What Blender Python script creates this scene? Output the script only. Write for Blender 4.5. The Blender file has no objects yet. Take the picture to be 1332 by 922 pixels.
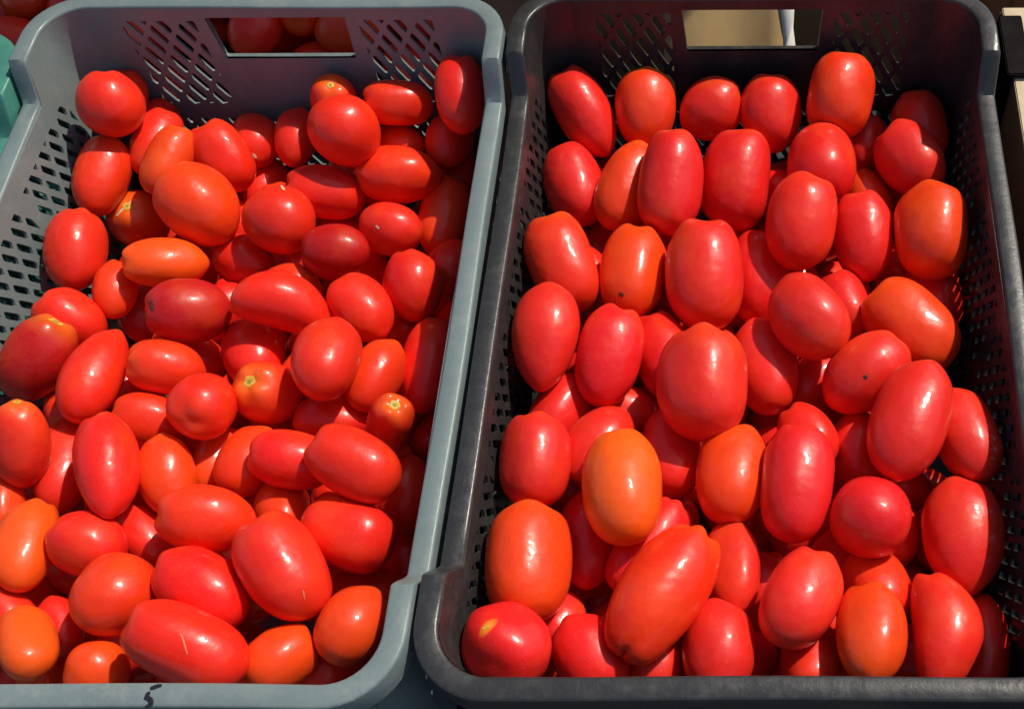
import bpy, bmesh, math, random
import numpy as np
from mathutils import Vector, Matrix
from mathutils.geometry import delaunay_2d_cdt
from mathutils.bvhtree import BVHTree

S = bpy.context.scene
COL = S.collection
R = math.radians

# ------------------------------------------------------------------ camera
PITCH, ROLL = 1.0516, -0.0264
CAM_H = 0.8655
cam_data = bpy.data.cameras.new("camera")
cam = bpy.data.objects.new("camera", cam_data)
COL.objects.link(cam)
S.camera = cam
sp, cp, sr, cr = math.sin(PITCH), math.cos(PITCH), math.sin(ROLL), math.cos(ROLL)
right0, up0, back0 = Vector((1, 0, 0)), Vector((0, sp, cp)), Vector((0, -cp, sp))
cam_x = right0 * cr + up0 * sr
cam_y = up0 * cr - right0 * sr
cam.matrix_world = Matrix(((cam_x.x, cam_y.x, back0.x, 0), (cam_x.y, cam_y.y, back0.y, 0),
                           (cam_x.z, cam_y.z, back0.z, CAM_H), (0, 0, 0, 1)))
cam_data.sensor_width = 36
cam_data.lens = 36 * 1450.0 / 1332
cam_data.shift_x = (666 - 956.75) / 1332          # the photograph is an off-centre crop
cam_data.shift_y = (551.46 - 461) / 1332
cam_data.clip_start = 0.02
cam_data.clip_end = 500

# ------------------------------------------------------------------ sky, sun, exposure
SUN = Vector((0.52, 0.38, 0.82)).normalized()
world = bpy.data.worlds.new("World")
S.world = world
world.use_nodes = True
wn = world.node_tree
sky = wn.nodes.new("ShaderNodeTexSky")
sky.sky_type = 'NISHITA'
sky.sun_disc = False
sky.sun_elevation = math.asin(SUN.z)
sky.sun_rotation = math.atan2(SUN.x, SUN.y)
wn.nodes["Background"].inputs["Strength"].default_value = 0.11
wn.links.new(sky.outputs[0], wn.nodes["Background"].inputs[0])
ld = bpy.data.lights.new("sun", 'SUN')
ld.energy = 4.4
ld.angle = R(0.7)
ld.color = (1.0, 0.92, 0.78)
sun = bpy.data.objects.new("sun", ld)
COL.objects.link(sun)
sun.rotation_euler = SUN.to_track_quat('Z', 'Y').to_euler()
sun.location = SUN * 5
S.view_settings.view_transform = 'Standard'
S.view_settings.look = 'None'
S.view_settings.gamma = 1
S.view_settings.use_curve_mapping = False
S.view_settings.exposure = 0.0
S.cycles.max_bounces = 8
S.cycles.diffuse_bounces = 5

# ------------------------------------------------------------------ materials
def nodes_of(m):
    m.use_nodes = True
    t = m.node_tree
    return t, t.nodes, t.links, t.nodes["Principled BSDF"]

def mix_rgb(n, l, fac, a, b, mode='MIX'):
    x = n.new("ShaderNodeMix"); x.data_type = 'RGBA'; x.blend_type = mode
    for sock, v in ((x.inputs[0], fac), (x.inputs[6], a), (x.inputs[7], b)):
        if hasattr(v, 'is_output'):
            l.new(v, sock)
        else:
            sock.default_value = v
    return x.outputs[2]

def noise(n, l, scale, detail=4, rough=.55, vec=None):
    x = n.new("ShaderNodeTexNoise")
    x.inputs["Scale"].default_value = scale
    x.inputs["Detail"].default_value = detail
    x.inputs["Roughness"].default_value = rough
    if vec is not None:
        l.new(vec, x.inputs["Vector"])
    return x.outputs["Fac"]

def ramp(n, l, src, a, b, ca=(0, 0, 0, 1), cb=(1, 1, 1, 1)):
    x = n.new("ShaderNodeValToRGB")
    x.color_ramp.elements[0].position = a; x.color_ramp.elements[0].color = ca
    x.color_ramp.elements[1].position = b; x.color_ramp.elements[1].color = cb
    l.new(src, x.inputs[0])
    return x.outputs[0]

def maprange(n, l, src, a, b, c, d):
    x = n.new("ShaderNodeMapRange")
    for i, v in zip((1, 2, 3, 4), (a, b, c, d)):
        x.inputs[i].default_value = v
    l.new(src, x.inputs[0])
    return x.outputs[0]

def bump(n, l, h, strength, dist, target):
    x = n.new("ShaderNodeBump")
    x.inputs["Strength"].default_value = strength
    x.inputs["Distance"].default_value = dist
    l.new(h, x.inputs["Height"])
    l.new(x.outputs[0], target)

def tomato_skin():
    m = bpy.data.materials.new("tomato_skin")
    t, n, l, p = nodes_of(m)
    info = n.new("ShaderNodeObjectInfo")
    at = n.new("ShaderNodeAttribute"); at.attribute_name = "crown"      # 1 at the stem end, 0 at the tip
    tc = n.new("ShaderNodeTexCoord")
    off = n.new("ShaderNodeVectorMath"); off.operation = 'ADD'
    l.new(tc.outputs["Object"], off.inputs[0])
    com = n.new("ShaderNodeCombineXYZ")
    for k in range(3):
        mm = n.new("ShaderNodeMath"); mm.operation = 'MULTIPLY'; mm.inputs[1].default_value = (7.1, 3.3, 5.7)[k]
        l.new(info.outputs["Random"], mm.inputs[0]); l.new(mm.outputs[0], com.inputs[k])
    l.new(com.outputs[0], off.inputs[1])
    v = off.outputs[0]
    base = info.outputs["Color"]
    # ripeness blotches
    big = noise(n, l, 20, 3, .6, v)
    c1 = mix_rgb(n, l, maprange(n, l, big, .50, .76, 0, .30), base, (.85, .13, .010, 1))
    c1 = mix_rgb(n, l, maprange(n, l, noise(n, l, 22, 3, .5, v), .5, .8, 0, .35), c1, (.55, .010, .009, 1))
    # orange shoulder round the stem, as strong as the object's alpha says
    sh = n.new("ShaderNodeMath"); sh.operation = 'MULTIPLY'
    l.new(maprange(n, l, at.outputs["Fac"], .45, 1.0, 0, 1), sh.inputs[0]); l.new(info.outputs["Alpha"], sh.inputs[1])
    c1 = mix_rgb(n, l, sh.outputs[0], c1, (.86, .24, .012, 1))
    # tiny pale freckles
    fr = n.new("ShaderNodeTexVoronoi"); fr.inputs["Scale"].default_value = 420; l.new(v, fr.inputs["Vector"])
    fm = maprange(n, l, fr.outputs["Distance"], .05, .22, .30, 0)
    c1 = mix_rgb(n, l, fm, c1, (.80, .22, .09, 1))
    wsp = noise(n, l, 150, 4, .7, v)
    c1 = mix_rgb(n, l, maprange(n, l, wsp, .62, .80, 0, .12), c1, (.72, .20, .09, 1))
    l.new(c1, p.inputs["Base Color"])
    # dust film and finger marks change the gloss
    sm = noise(n, l, 55, 5, .65, v)
    l.new(maprange(n, l, sm, .3, .75,  .30, .50), p.inputs["Roughness"])
    p.inputs["IOR"].default_value = 1.40
    p.inputs["Subsurface Weight"].default_value = .45
    p.inputs["Subsurface Radius"].default_value = (1.0, .12, .05)
    p.inputs["Subsurface Scale"].default_value = .008
    p.inputs["Specular IOR Level"].default_value = .40
    p.inputs["Coat Weight"].default_value = .25
    p.inputs["Coat Roughness"].default_value = .15
    hb = n.new("ShaderNodeMath"); hb.operation = 'ADD'
    l.new(noise(n, l, 45, 2, .5, v), hb.inputs[0])
    h2 = n.new("ShaderNodeMath"); h2.operation = 'MULTIPLY'; h2.inputs[1].default_value = .05
    l.new(noise(n, l, 500, 3, .6, v), h2.inputs[0]); l.new(h2.outputs[0], hb.inputs[1])
    h3 = n.new("ShaderNodeMath"); h3.operation = 'MULTIPLY_ADD'; h3.inputs[1].default_value = .07
    l.new(noise(n, l, 130, 2, .5, v), h3.inputs[0]); l.new(hb.outputs[0], h3.inputs[2])
    bump(n, l, h3.outputs[0], .6, .0026, p.inputs["Normal"])
    l.new(p.inputs["Normal"].links[0].from_socket, p.inputs["Coat Normal"])
    return m

def plastic(name, col, dust, rough=.38, dust_amt=.5):
    m = bpy.data.materials.new(name)
    t, n, l, p = nodes_of(m)
    tc = n.new("ShaderNodeTexCoord"); v = tc.outputs["Object"]
    c = mix_rgb(n, l, ramp(n, l, noise(n, l, 9, 6, .65, v), .35, .75), col, tuple(x * .82 for x in col[:3]) + (1,))
    sc = noise(n, l, 60, 6, .75, v)
    patch = noise(n, l, 7, 3, .6, v)
    mul = n.new("ShaderNodeMath"); mul.operation = 'MULTIPLY'
    l.new(maprange(n, l, sc, .48, .72, 0, 1), mul.inputs[0]); l.new(maprange(n, l, patch, .42, .68, 0.08, dust_amt), mul.inputs[1])
    c = mix_rgb(n, l, mul.outputs[0], c, dust)
    # fine scratches run along the rims
    mp = n.new("ShaderNodeMapping"); mp.inputs["Scale"].default_value = (240, 18, 60); l.new(v, mp.inputs["Vector"])
    scr = noise(n, l, 4, 3, .6, mp.outputs[0])
    c = mix_rgb(n, l, maprange(n, l, scr, .66, .74, 0, .35), c, dust)
    l.new(c, p.inputs["Base Color"])
    l.new(maprange(n, l, sc, .3, .75, rough - .08, rough + .22), p.inputs["Roughness"])
    p.inputs["Specular IOR Level"].default_value = .5
    bump(n, l, noise(n, l, 160, 5, .7, v), .25, .0012, p.inputs["Normal"])
    return m

def simple(name, col, rough=.6, var=.25, scale=60, bumpd=0):
    m = bpy.data.materials.new(name)
    t, n, l, p = nodes_of(m)
    tc = n.new("ShaderNodeTexCoord"); v = tc.outputs["Object"]
    f = noise(n, l, scale, 5, .65, v)
    l.new(mix_rgb(n, l, ramp(n, l, f, .3, .75), col, tuple(x * (1 - var) for x in col[:3]) + (1,)), p.inputs["Base Color"])
    p.inputs["Roughness"].default_value = rough
    if bumpd:
        bump(n, l, f, .6, bumpd, p.inputs["Normal"])
    return m

M_TOM = tomato_skin()
M_GREY = plastic("grey_plastic", (.165, .212, .212, 1), (.36, .37, .35, 1), .36, .35)
M_BLACK = plastic("black_plastic", (.031, .030, .030, 1), (.14, .135, .13, 1), .30, .22)
M_DARK = plastic("dark_plastic", (.006, .004, .004, 1), (.012, .009, .008, 1), .7, .1)
M_DARK.node_tree.nodes["Principled BSDF"].inputs["Specular IOR Level"].default_value = .08
M_GREEN = plastic("green_plastic", (.05, .22, .17, 1), (.35, .40, .33, 1), .40, .4)
M_SCAR = simple("stem_scar", (.74, .42, .05, 1), .6, .35, 400)
M_SCARCORE = simple("scar_core", (.28, .30, .05, 1), .7, .4, 500)
M_CORK = simple("dry_cork", (.72, .55, .34, 1), .7, .3, 500)
M_SPOT = simple("dark_spot", (.10, .02, .01, 1), .7, .3, 500)
M_SCRATCH = simple("scratch", (.75, .15, .07, 1), .6, .2, 500)
M_INK = simple("marker_ink", (.012, .010, .018, 1), .45, .2, 200)
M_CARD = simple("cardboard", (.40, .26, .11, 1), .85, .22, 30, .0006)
M_CARDLIT = simple("torn_cardboard_sunlit", (.62, .50, .32, 1), .9, .25, 70, .002)  # pale tone carries the sunlight on the edge box's top
M_PAPER = simple("white_paper", (.75, .72, .66, 1), .85, .15, 40, .001)
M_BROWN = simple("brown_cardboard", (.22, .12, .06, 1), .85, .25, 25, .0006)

def asphalt():
    m = bpy.data.materials.new("asphalt")
    t, n, l, p = nodes_of(m)
    tc = n.new("ShaderNodeTexCoord"); v = tc.outputs["Object"]
    f = noise(n, l, 180, 6, .7, v)
    c = mix_rgb(n, l, ramp(n, l, f, .35, .75), (.035, .034, .034, 1), (.085, .082, .078, 1))
    c = mix_rgb(n, l, ramp(n, l, noise(n, l, 3, 4, .6, v), .4, .7), c, (.045, .043, .042, 1))
    l.new(c, p.inputs["Base Color"]); p.inputs["Roughness"].default_value = .9
    bump(n, l, f, .8, .004, p.inputs["Normal"])
    return m
M_ASPHALT = asphalt()

# ------------------------------------------------------------------ helpers
def link(name, me, mat, parent=None, smooth=True):
    o = bpy.data.objects.new(name, me)
    COL.objects.link(o)
    if mat is not None:
        me.materials.append(mat)
    if smooth:
        me.polygons.foreach_set("use_smooth", [True] * len(me.polygons))
    if parent is not None:
        o.parent = parent
    return o

def mesh(name, v, f):
    me = bpy.data.meshes.new(name)
    me.from_pydata([tuple(map(float, a)) for a in v], [], [tuple(map(int, a)) for a in f])
    me.update()
    return me

def tag(o, label, cat, group=None, kind=None):
    o["label"] = label
    o["category"] = cat
    if group: o["group"] = group
    if kind: o["kind"] = kind
    return o

def thing(name, label, cat, loc, rz=0, group=None):
    o = bpy.data.objects.new(name, None)
    o.empty_display_size = .02
    COL.objects.link(o)
    o.location = loc
    o.rotation_euler = (0, 0, rz)
    return tag(o, label, cat, group)

def box_mesh(name, lo, hi):
    x0, y0, z0 = lo; x1, y1, z1 = hi
    bm = bmesh.new()
    bmesh.ops.create_cube(bm, size=1, matrix=Matrix.Translation(((x0 + x1) / 2, (y0 + y1) / 2, (z0 + z1) / 2)) @ Matrix.Diagonal((x1 - x0, y1 - y0, z1 - z0, 1)))
    bmesh.ops.bevel(bm, geom=bm.edges[:], offset=min(.0015, .2 * min(x1 - x0, y1 - y0, z1 - z0)), segments=2, affect='EDGES')
    me = bpy.data.meshes.new(name)
    bm.to_mesh(me); bm.free()
    return me

# ------------------------------------------------------------------ the vented crate
CW, CD, CS, RIM_Z = .40, .606, .0302, .20
RAMP_E, RAMP_RUN = .0947, .0190
RC, RW = .046, .0148              # outer corner radius, width of the rim
DRAFT = .06
TH = .0024

def top_z(y):
    """height of the rim over its low sides, at this distance along the crate"""
    a = (abs(y) - (CD / 2 - RAMP_E)) / RAMP_RUN
    a = max(0., min(1., a))
    a = a * a * (3 - 2 * a) * .35 + a * .65
    return CS * a

def clip_poly(poly, x0, x1, y0, y1):
    def cut(pl, inside, inter):
        out = []
        for i in range(len(pl)):
            a, b = pl[i - 1], pl[i]
            if inside(b):
                if not inside(a): out.append(inter(a, b))
                out.append(b)
            elif inside(a):
                out.append(inter(a, b))
        return out
    for ax, lim, sg in ((0, x0, 1), (0, x1, -1), (1, y0, 1), (1, y1, -1)):
        if not poly: return poly
        ins = lambda p: (p[ax] - lim) * sg >= 0
        def it(a, b):
            t = (lim - a[ax]) / (b[ax] - a[ax])
            return (a[0] + t * (b[0] - a[0]), a[1] + t * (b[1] - a[1]))
        poly = cut(poly, ins, it)
    return poly

def area(p):
    return abs(sum(p[i - 1][0] * p[i][1] - p[i][0] * p[i - 1][1] for i in range(len(p)))) / 2

def slots(x0, x1, d0, d1, a=.39, b=.27):
    """slanted vent slots in a rectangle of the wall; depth counted downward from the low rim"""
    E, Q = (.0108, .0200), (-.0071, .0108)
    out = []
    cx, cd = (x0 + x1) / 2, (d0 + d1) / 2
    for i in range(-30, 31):
        for j in range(-40, 41):
            px = cx + E[0] * i + Q[0] * j
            pd = cd + E[1] * i + Q[1] * j
            if not (x0 - .02 < px < x1 + .02 and d0 - .02 < pd < d1 + .02): continue
            poly = [(px + s * a * E[0] + q * b * Q[0], pd + s * a * E[1] + q * b * Q[1]) for s, q in ((-1, -1), (1, -1), (1, 1), (-1, 1))]
            # nip the corners so that the slots are rounded
            rp = []
            for k in range(4):
                p0, p1, p2 = poly[k - 1], poly[k], poly[(k + 1) % 4]
                rp += [(p1[0] + .13 * (p0[0] - p1[0]), p1[1] + .13 * (p0[1] - p1[1])), (p1[0] + .13 * (p2[0] - p1[0]), p1[1] + .13 * (p2[1] - p1[1]))]
            rp = clip_poly(rp, x0, x1, d0, d1)
            if len(rp) >= 3 and area(rp) > 6e-6:
                out.append(rp)
    return out

def panel_mesh(name, outline, holes, fn, thick_at=None):
    """flat sheet with real openings: fn maps (along, depth) to the inner surface point and the outward normal"""
    vs, faces_in = [], []
    for pl in [outline] + holes:
        faces_in.append(list(range(len(vs), len(vs) + len(pl))))
        vs += [Vector(p) for p in pl]
    edges = []
    for f in faces_in:
        edges += [(f[k - 1], f[k]) for k in range(len(f))]
    ov, oe, of, _, _, _ = delaunay_2d_cdt(vs, edges, faces_in, 2, 1e-7)
    n = len(ov)
    verts = []
    for s in (0, 1):
        for p in ov:
            q, nn, th = fn(p.x, p.y)
            verts.append(q + nn * (th * s))
    faces = []
    cnt = {}
    for f in of:
        for k in range(len(f)):
            a, b = f[k - 1], f[k]
            cnt[(a, b)] = cnt.get((a, b), 0) + 1
    for f in of:
        faces.append(tuple(f))
        faces.append(tuple(i + n for i in reversed(f)))
    for (a, b) in list(cnt):
        if (b, a) not in cnt:
            faces.append((b, a, a + n, b + n))
    me = mesh(name, verts, faces)
    bm = bmesh.new(); bm.from_mesh(me)
    bmesh.ops.recalc_face_normals(bm, faces=bm.faces[:])
    bm.to_mesh(me); bm.free()
    return me

def crate(label, mat, x, y, rz, dz=0.0, depth=RIM_Z, sb=.25, eb=.245):
    root = thing("vented_crate", label, "crate", (x, y, dz), rz, "vented plastic crates side by side")
    r0 = RC - RW
    hx, hy = CW / 2 - RC, CD / 2 - RC
    rad = lambda d: r0 - DRAFT * d
    # rim: a cross-section swept round the crate, stepped up at both ends
    st = []
    def arc(cx, cy, a0):
        for k in range(11):
            a = a0 + math.pi / 2 * k / 10
            st.append((cx, cy, math.cos(a), math.sin(a)))
    ys = [-hy, -CD / 2 + RAMP_E * .9]
    for k in range(7): ys.append(-(CD / 2 - RAMP_E) - RAMP_RUN * (1 - k / 6))
    ys += list(np.linspace(-.18, .18, 13))
    ys += [-v for v in ys[:9]][::-1]
    ys = sorted(set(round(v, 5) for v in ys if abs(v) < hy - 1e-4))
    arc(hx, -hy, -math.pi / 2)
    for v in ys: st.append((hx, v, 1, 0))
    arc(hx, hy, 0)
    for v in np.linspace(hx, -hx, 11)[1:-1]: st.append((v, hy, 0, 1))
    arc(-hx, hy, math.pi / 2)
    for v in ys[::-1]: st.append((-hx, v, -1, 0))
    arc(-hx, -hy, math.pi)
    for v in np.linspace(-hx, hx, 11)[1:-1]: st.append((v, -hy, 0, -1))
    b = .0019
    sec = [(.0, -.0030), (0, -b), (b * .3, -b * .3), (b, 0), (RW * .5, .0003), (RW - b, 0), (RW - b * .3, -b * .3), (RW, -b),
           (RW + .0006, -.021), (RW - .0014, -.021), (RW - .0018, -.0030)]
    v, f = [], []
    wob = random.Random(int(abs(x) * 1e4) + 3)
    ph = [wob.uniform(0, 6.28) for _ in range(4)]
    for (cx, cy, nx, ny) in st:
        px, py = cx + nx * r0, cy + ny * r0
        tz = top_z(cy if abs(nx) > .999 else py)
        o0 = r0 + DRAFT * tz * .5 + .0007 * math.sin(9 * (cx + cy) + ph[0]) + .0005 * math.sin(23 * (cx - cy) + ph[1])
        for (o, z) in sec:
            v.append((cx + nx * (o0 + o), cy + ny * (o0 + o), RIM_Z + tz + z + .0004 * math.sin(17 * cy + 11 * cx + ph[2])))
    m, k = len(st), len(sec)
    for i in range(m):
        for j in range(k):
            f.append((i * k + j, ((i + 1) % m) * k + j, ((i + 1) % m) * k + (j + 1) % k, i * k + (j + 1) % k))
    rim = link("rim", mesh("rim", v, f), mat, root)
    bpy_mod = rim.modifiers.new("edges", 'EDGE_SPLIT'); bpy_mod.split_angle = R(50)
    # walls
    dmax = depth - .004
    def fn_side(s):
        def g(u, d):
            return Vector((s * (hx + rad(d)), u, RIM_Z - d)), Vector((s, 0, 0)), TH
        return g
    def fn_end(s):
        def g(u, d):
            return Vector((u, s * (hy + rad(d)), RIM_Z - d)), Vector((0, s, 0)), TH
        return g
    side_top = [(u, -top_z(u) + .0024) for u in sorted(set([-hy, hy] + [q for q in ys]))]
    side_out = side_top + [(hy, dmax), (-hy, dmax)]
    hs = []
    for (a, c) in ((-.232, -.128), (-.116, -.006), (.006, .116), (.128, .232)):
        hs += slots(a, c, .018, .150, .39, sb)
    for s in (-1, 1):
        link("side_wall", panel_mesh("side_wall", side_out, hs, fn_side(s)), mat, root, False)
    end_out = [(-hx, -CS + .0024), (hx, -CS + .0024), (hx, dmax), (-hx, dmax)]
    hh = [(-.059, -.0190), (.059, -.0190), (.0600, -.0180), (.0575, .0220), (.0565, .0230), (-.0565, .0230), (-.0575, .0220), (-.0600, -.0180)]
    he = [hh] + slots(-.134, -.070, -.016, .0735, .40, eb) + slots(.070, .134, -.016, .0735, .40, eb) + slots(-.134, .134, .090, .150)
    for s in (-1, 1):
        w = link("end_wall", panel_mesh("end_wall", end_out, he, fn_end(s)), mat, root, False)
        # flange round the hand hole
        vv, ff = [], []
        for (u, d) in hh:
            q, nn, _ = fn_end(s)(u, d)
            cu, cd_ = u * 1.02, .002 + (d - .002) * 1.05
            q2, _, _ = fn_end(s)(cu, cd_)
            vv += [q + nn * .0002 , q + nn * .0065, q2 + nn * .0065, q2 + nn * .0026]
        h = len(hh)
        for i in range(h):
            for j in range(3):
                ff.append((i * 4 + j, ((i + 1) % h) * 4 + j, ((i + 1) % h) * 4 + j + 1, i * 4 + j + 1))
        link("handle_flange", mesh("handle_flange", vv, ff), mat, w, False)
    for sx in (-1, 1):
        for sy in (-1, 1):
            vv, ff = [], []
            for i in range(9):
                a = math.pi / 2 * i / 8
                for d in (-CS + .0024, 0, .06, .12, dmax):
                    for t in (0, TH):
                        rr = rad(d) + t
                        vv.append((sx * (hx + rr * math.cos(a)), sy * (hy + rr * math.sin(a)), RIM_Z - d))
            for i in range(8):
                for j in range(4):
                    p = i * 10 + j * 2; q = (i + 1) * 10 + j * 2
                    ff += [(p, p + 2, q + 2, q), (p + 1, q + 1, q + 3, p + 3)]
            link("corner_wall", mesh("corner_wall", vv, ff), mat, root)
            # gusset under the rim at the corner
            bm = bmesh.new()
            for t, ang in ((0, 30), (1, 60)):
                a = R(ang); c, s_ = math.cos(a), math.sin(a)
                pts = [(r0 + .003, -.004), (r0 + RW - .002, -.004), (r0 + RW - .002, -.026), (r0 + RW - .006, -.032), (r0 + .003, -.060)]
                lay = []
                for off in (-.001, .001):
                    lay.append([bm.verts.new((sx * (hx + o * c - off * s_), sy * (hy + o * s_ + off * c), RIM_Z + CS + z)) for o, z in pts])
                bm.faces.new(lay[0]); bm.faces.new(lay[1][::-1])
                for q in range(5):
                    bm.faces.new((lay[0][q - 1], lay[0][q], lay[1][q], lay[1][q - 1]))
            bmesh.ops.recalc_face_normals(bm, faces=bm.faces[:])
            me = bpy.data.meshes.new("gusset"); bm.to_mesh(me); bm.free()
            link("gusset", me, mat, root, False)
    rb = rad(dmax)
    link("base", box_mesh("base", (-(hx + rb) + .001, -(hy + rb) + .001, RIM_Z - depth), (hx + rb - .001, hy + rb - .001, RIM_Z - depth + .0042)), mat, root, False)
    return root

CRATE_L = (-.3918, .4897, -.0302)
CRATE_R = (.0142, .4836, -.0320)

# ------------------------------------------------------------------ the setting
ground = link("ground", mesh("ground", [(-60, -60, 0), (60, -60, 0), (60, 60, 0), (-60, 60, 0)], [(0, 1, 2, 3)]), M_ASPHALT, None, False)
ground["kind"] = "structure"
ground["label"] = "dark asphalt under the crates"

grey_crate = crate("grey blue vented plastic crate full of tomatoes, with a 5 written on its front rim", M_GREY, *CRATE_L)
black_crate = crate("black vented plastic crate full of tomatoes, in the middle of the photo's right half", M_BLACK, *CRATE_R, eb=.29)
green_crate = crate("sea green plastic crate seen only at the photo's upper left edge", M_GREEN, CRATE_L[0] - .4040, CRATE_L[1] - .016, -.020, -.012)

def brush(name, strokes, mat, parent, z, w):
    """ink strokes laid on a flat top: list of polylines, each with a width per point"""
    vv, ff = [], []
    for pts in strokes:
        base = len(vv)
        for i, (px, py, ww) in enumerate(pts):
            a = pts[max(0, i - 1)]; c = pts[min(len(pts) - 1, i + 1)]
            tx, ty = c[0] - a[0], c[1] - a[1]; L = math.hypot(tx, ty) or 1
            nx, ny = -ty / L * ww * w, tx / L * ww * w
            vv += [(px + nx, py + ny, z), (px - nx, py - ny, z)]
        for i in range(len(pts) - 1):
            p = base + i * 2
            ff.append((p, p + 1, p + 3, p + 2))
    return link(name, mesh(name, vv, ff), mat, parent, False)

# the hand-written 5 on the grey crate's front rim
DX, DY = 0.0574, -CD / 2 - .0005
five = [[(.0060, .0150, .5), (.0035, .0146, .9), (.0012, .0136, 1.0), (-.0010, .0128, .7)],
        [(-.0006, .0105, .7), (-.0016, .0090, 1.2), (-.0020, .0070, 1.3), (.0000, .0062, 1.2), (.0016, .0050, 1.3), (.0020, .0030, 1.4), (.0012, .0012, 1.2), (-.0012, .0005, .8)]]
brush("marker_digit", [[(DX + a * .9, DY + b_ * .9, c * 1.05) for a, b_, c in s_] for s_ in five], M_INK, grey_crate, RIM_Z + CS + .0012, .0011)

# ------------------------------------------------------------------ tomatoes
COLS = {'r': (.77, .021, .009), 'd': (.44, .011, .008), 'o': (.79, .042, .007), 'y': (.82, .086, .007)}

def tomato_shape(A, B, shape, rng):
    """a function (psi, phi) -> point; psi runs from the stem pole (0) to the blossom pole (pi)"""
    e1 = rng.uniform(.82, .95); e2 = rng.uniform(.78, .92)
    lob = rng.uniform(.008, .026); nl = rng.choice((3, 3, 4)); lp = rng.uniform(0, 6.28)
    dim = rng.uniform(.05, .10)
    tip = rng.uniform(.0, .05)
    tap = rng.uniform(.04, .20)
    waves = [(rng.uniform(.010, .030), rng.randint(1, 2), rng.uniform(.6, 1.8), rng.uniform(0, 6.28), rng.uniform(0, 6.28)) for _ in range(3)]
    bend = rng.uniform(-.05, .05)
    k = {}
    dents = [(rng.uniform(.5, 2.5), rng.uniform(0, 6.28), rng.uniform(.30, .65), rng.choice((-1, -1, 1)) * rng.uniform(.02, .055)) for _ in range(4)]
    shoulder = rng.uniform(.02, .055); sp_ = rng.uniform(0, 6.28)
    if shape == 'box': e1, e2, lob, tap = .76, .72, .030, .05
    if shape == 'block': e1, e2, tap, shoulder = rng.uniform(.74, .82), rng.uniform(.70, .77), rng.uniform(.06, .20), rng.uniform(.03, .06)
    if shape == 'round': e1, e2, tap, lob = .97, .95, .03, .012
    if shape == 'point': tip, tap = .07, .10
    if shape == 'pointlong': tap, tip, e2 = .30, .05, .80
    if shape == 'pear': k['pear'] = .26; tap = -.02
    if shape == 'bean': bend = .26
    if shape == 'facet': lob, nl = .075, 3
    if shape == 'lobed': lob, nl = .055, 4
    if shape == 'knob': k['knob'] = .14; dim = 0
    if shape == 'cleft': k['cleft'] = 1
    def sg(v, e): return math.copysign(abs(v) ** e, v)
    def g(psi, phi):
        c, s = math.cos(psi), math.sin(psi)
        z = A * sg(c, e1); r = B * abs(s) ** e2
        q = psi / math.pi
        t = max(0, (q - .4) / .6); r *= 1 - tap * t * t * (3 - 2 * t)
        if 'pear' in k:
            t = max(0, (.62 - q) / .62); r *= 1 - k['pear'] * t * t * (3 - 2 * t)
        z -= A * dim * math.exp(-(psi / .24) ** 2)
        z -= A * tip * math.exp(-((math.pi - psi) / .26) ** 2)
        if 'knob' in k: z += A * k['knob'] * math.exp(-(psi / .16) ** 2)
        w = 1 + lob * math.cos(nl * phi + lp) * s ** .5 if s > 1e-6 else 1
        if 'cleft' in k:
            t = max(0, (q - .5) / .5); t = t * t
            w *= 1 + .19 * t * math.cos(2 * phi) - .04 * t
            z += A * .16 * math.exp(-((math.pi - psi) / .30) ** 2) * .6
            z += A * .10 * t * math.exp(-(math.sin(phi) / .35) ** 2) * 0 + A * .10 * t * math.exp(-(math.cos(phi) / .30) ** 2)
        for a, m_, f_, p1, p2 in waves:
            w += a * math.sin(m_ * phi + p1) * math.sin(f_ * psi * 2 + p2) * s
        for dp, dphi, dw, da in dents:
            da_ = (phi - dphi + math.pi) % (2 * math.pi) - math.pi
            w += da * math.exp(-(((psi - dp) / dw) ** 2 + (da_ * s / dw) ** 2))
        z += A * shoulder * math.cos(nl * phi + sp_) * math.exp(-((psi - .5) / .30) ** 2)
        x, y = r * w * math.cos(phi), r * w * math.sin(phi)
        x += bend * A * ((z / A) ** 2 - .35)
        return Vector((x, y, z))
    # bring the finished shape to exactly the wanted length and width
    gr = [[g(math.pi * i / 24, 2 * math.pi * j / 16) for j in range(16)] for i in range(25)]
    zs = [p.z for row in gr for p in row]
    rm = max(sum(math.hypot(p.x, p.y) for p in row) / 16 for row in gr)
    kz, z0, kr = 2 * A / (max(zs) - min(zs)), (max(zs) + min(zs)) / 2, B / rm
    def h(psi, phi):
        p = g(psi, phi)
        return Vector((p.x * kr, p.y * kr, (p.z - z0) * kz))
    return h

def tomato_mesh(g, nu, nv, A):
    v = [g(0, 0)]
    crown = [1.0]
    for i in range(1, nv):
        psi = math.pi * (i / nv)
        psi += -.10 * math.sin(2 * psi)            # rings crowd toward both poles
        for j in range(nu):
            v.append(g(psi, 2 * math.pi * j / nu)); crown.append(max(0., 1 - psi / 1.7))
    v.append(g(math.pi, 0)); crown.append(0.0)
    f = []
    for j in range(nu):
        f.append((0, 1 + j, 1 + (j + 1) % nu))
        f.append((len(v) - 1, 1 + (nv - 2) * nu + (j + 1) % nu, 1 + (nv - 2) * nu + j))
    for i in range(nv - 2):
        for j in range(nu):
            a = 1 + i * nu + j; b_ = 1 + i * nu + (j + 1) % nu
            f.append((a, a + nu, b_ + nu, b_))
    me = mesh("plum_tomato", v, f)
    at = me.attributes.new("crown", 'FLOAT', 'POINT')
    at.data.foreach_set("value", crown)
    return me

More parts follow.
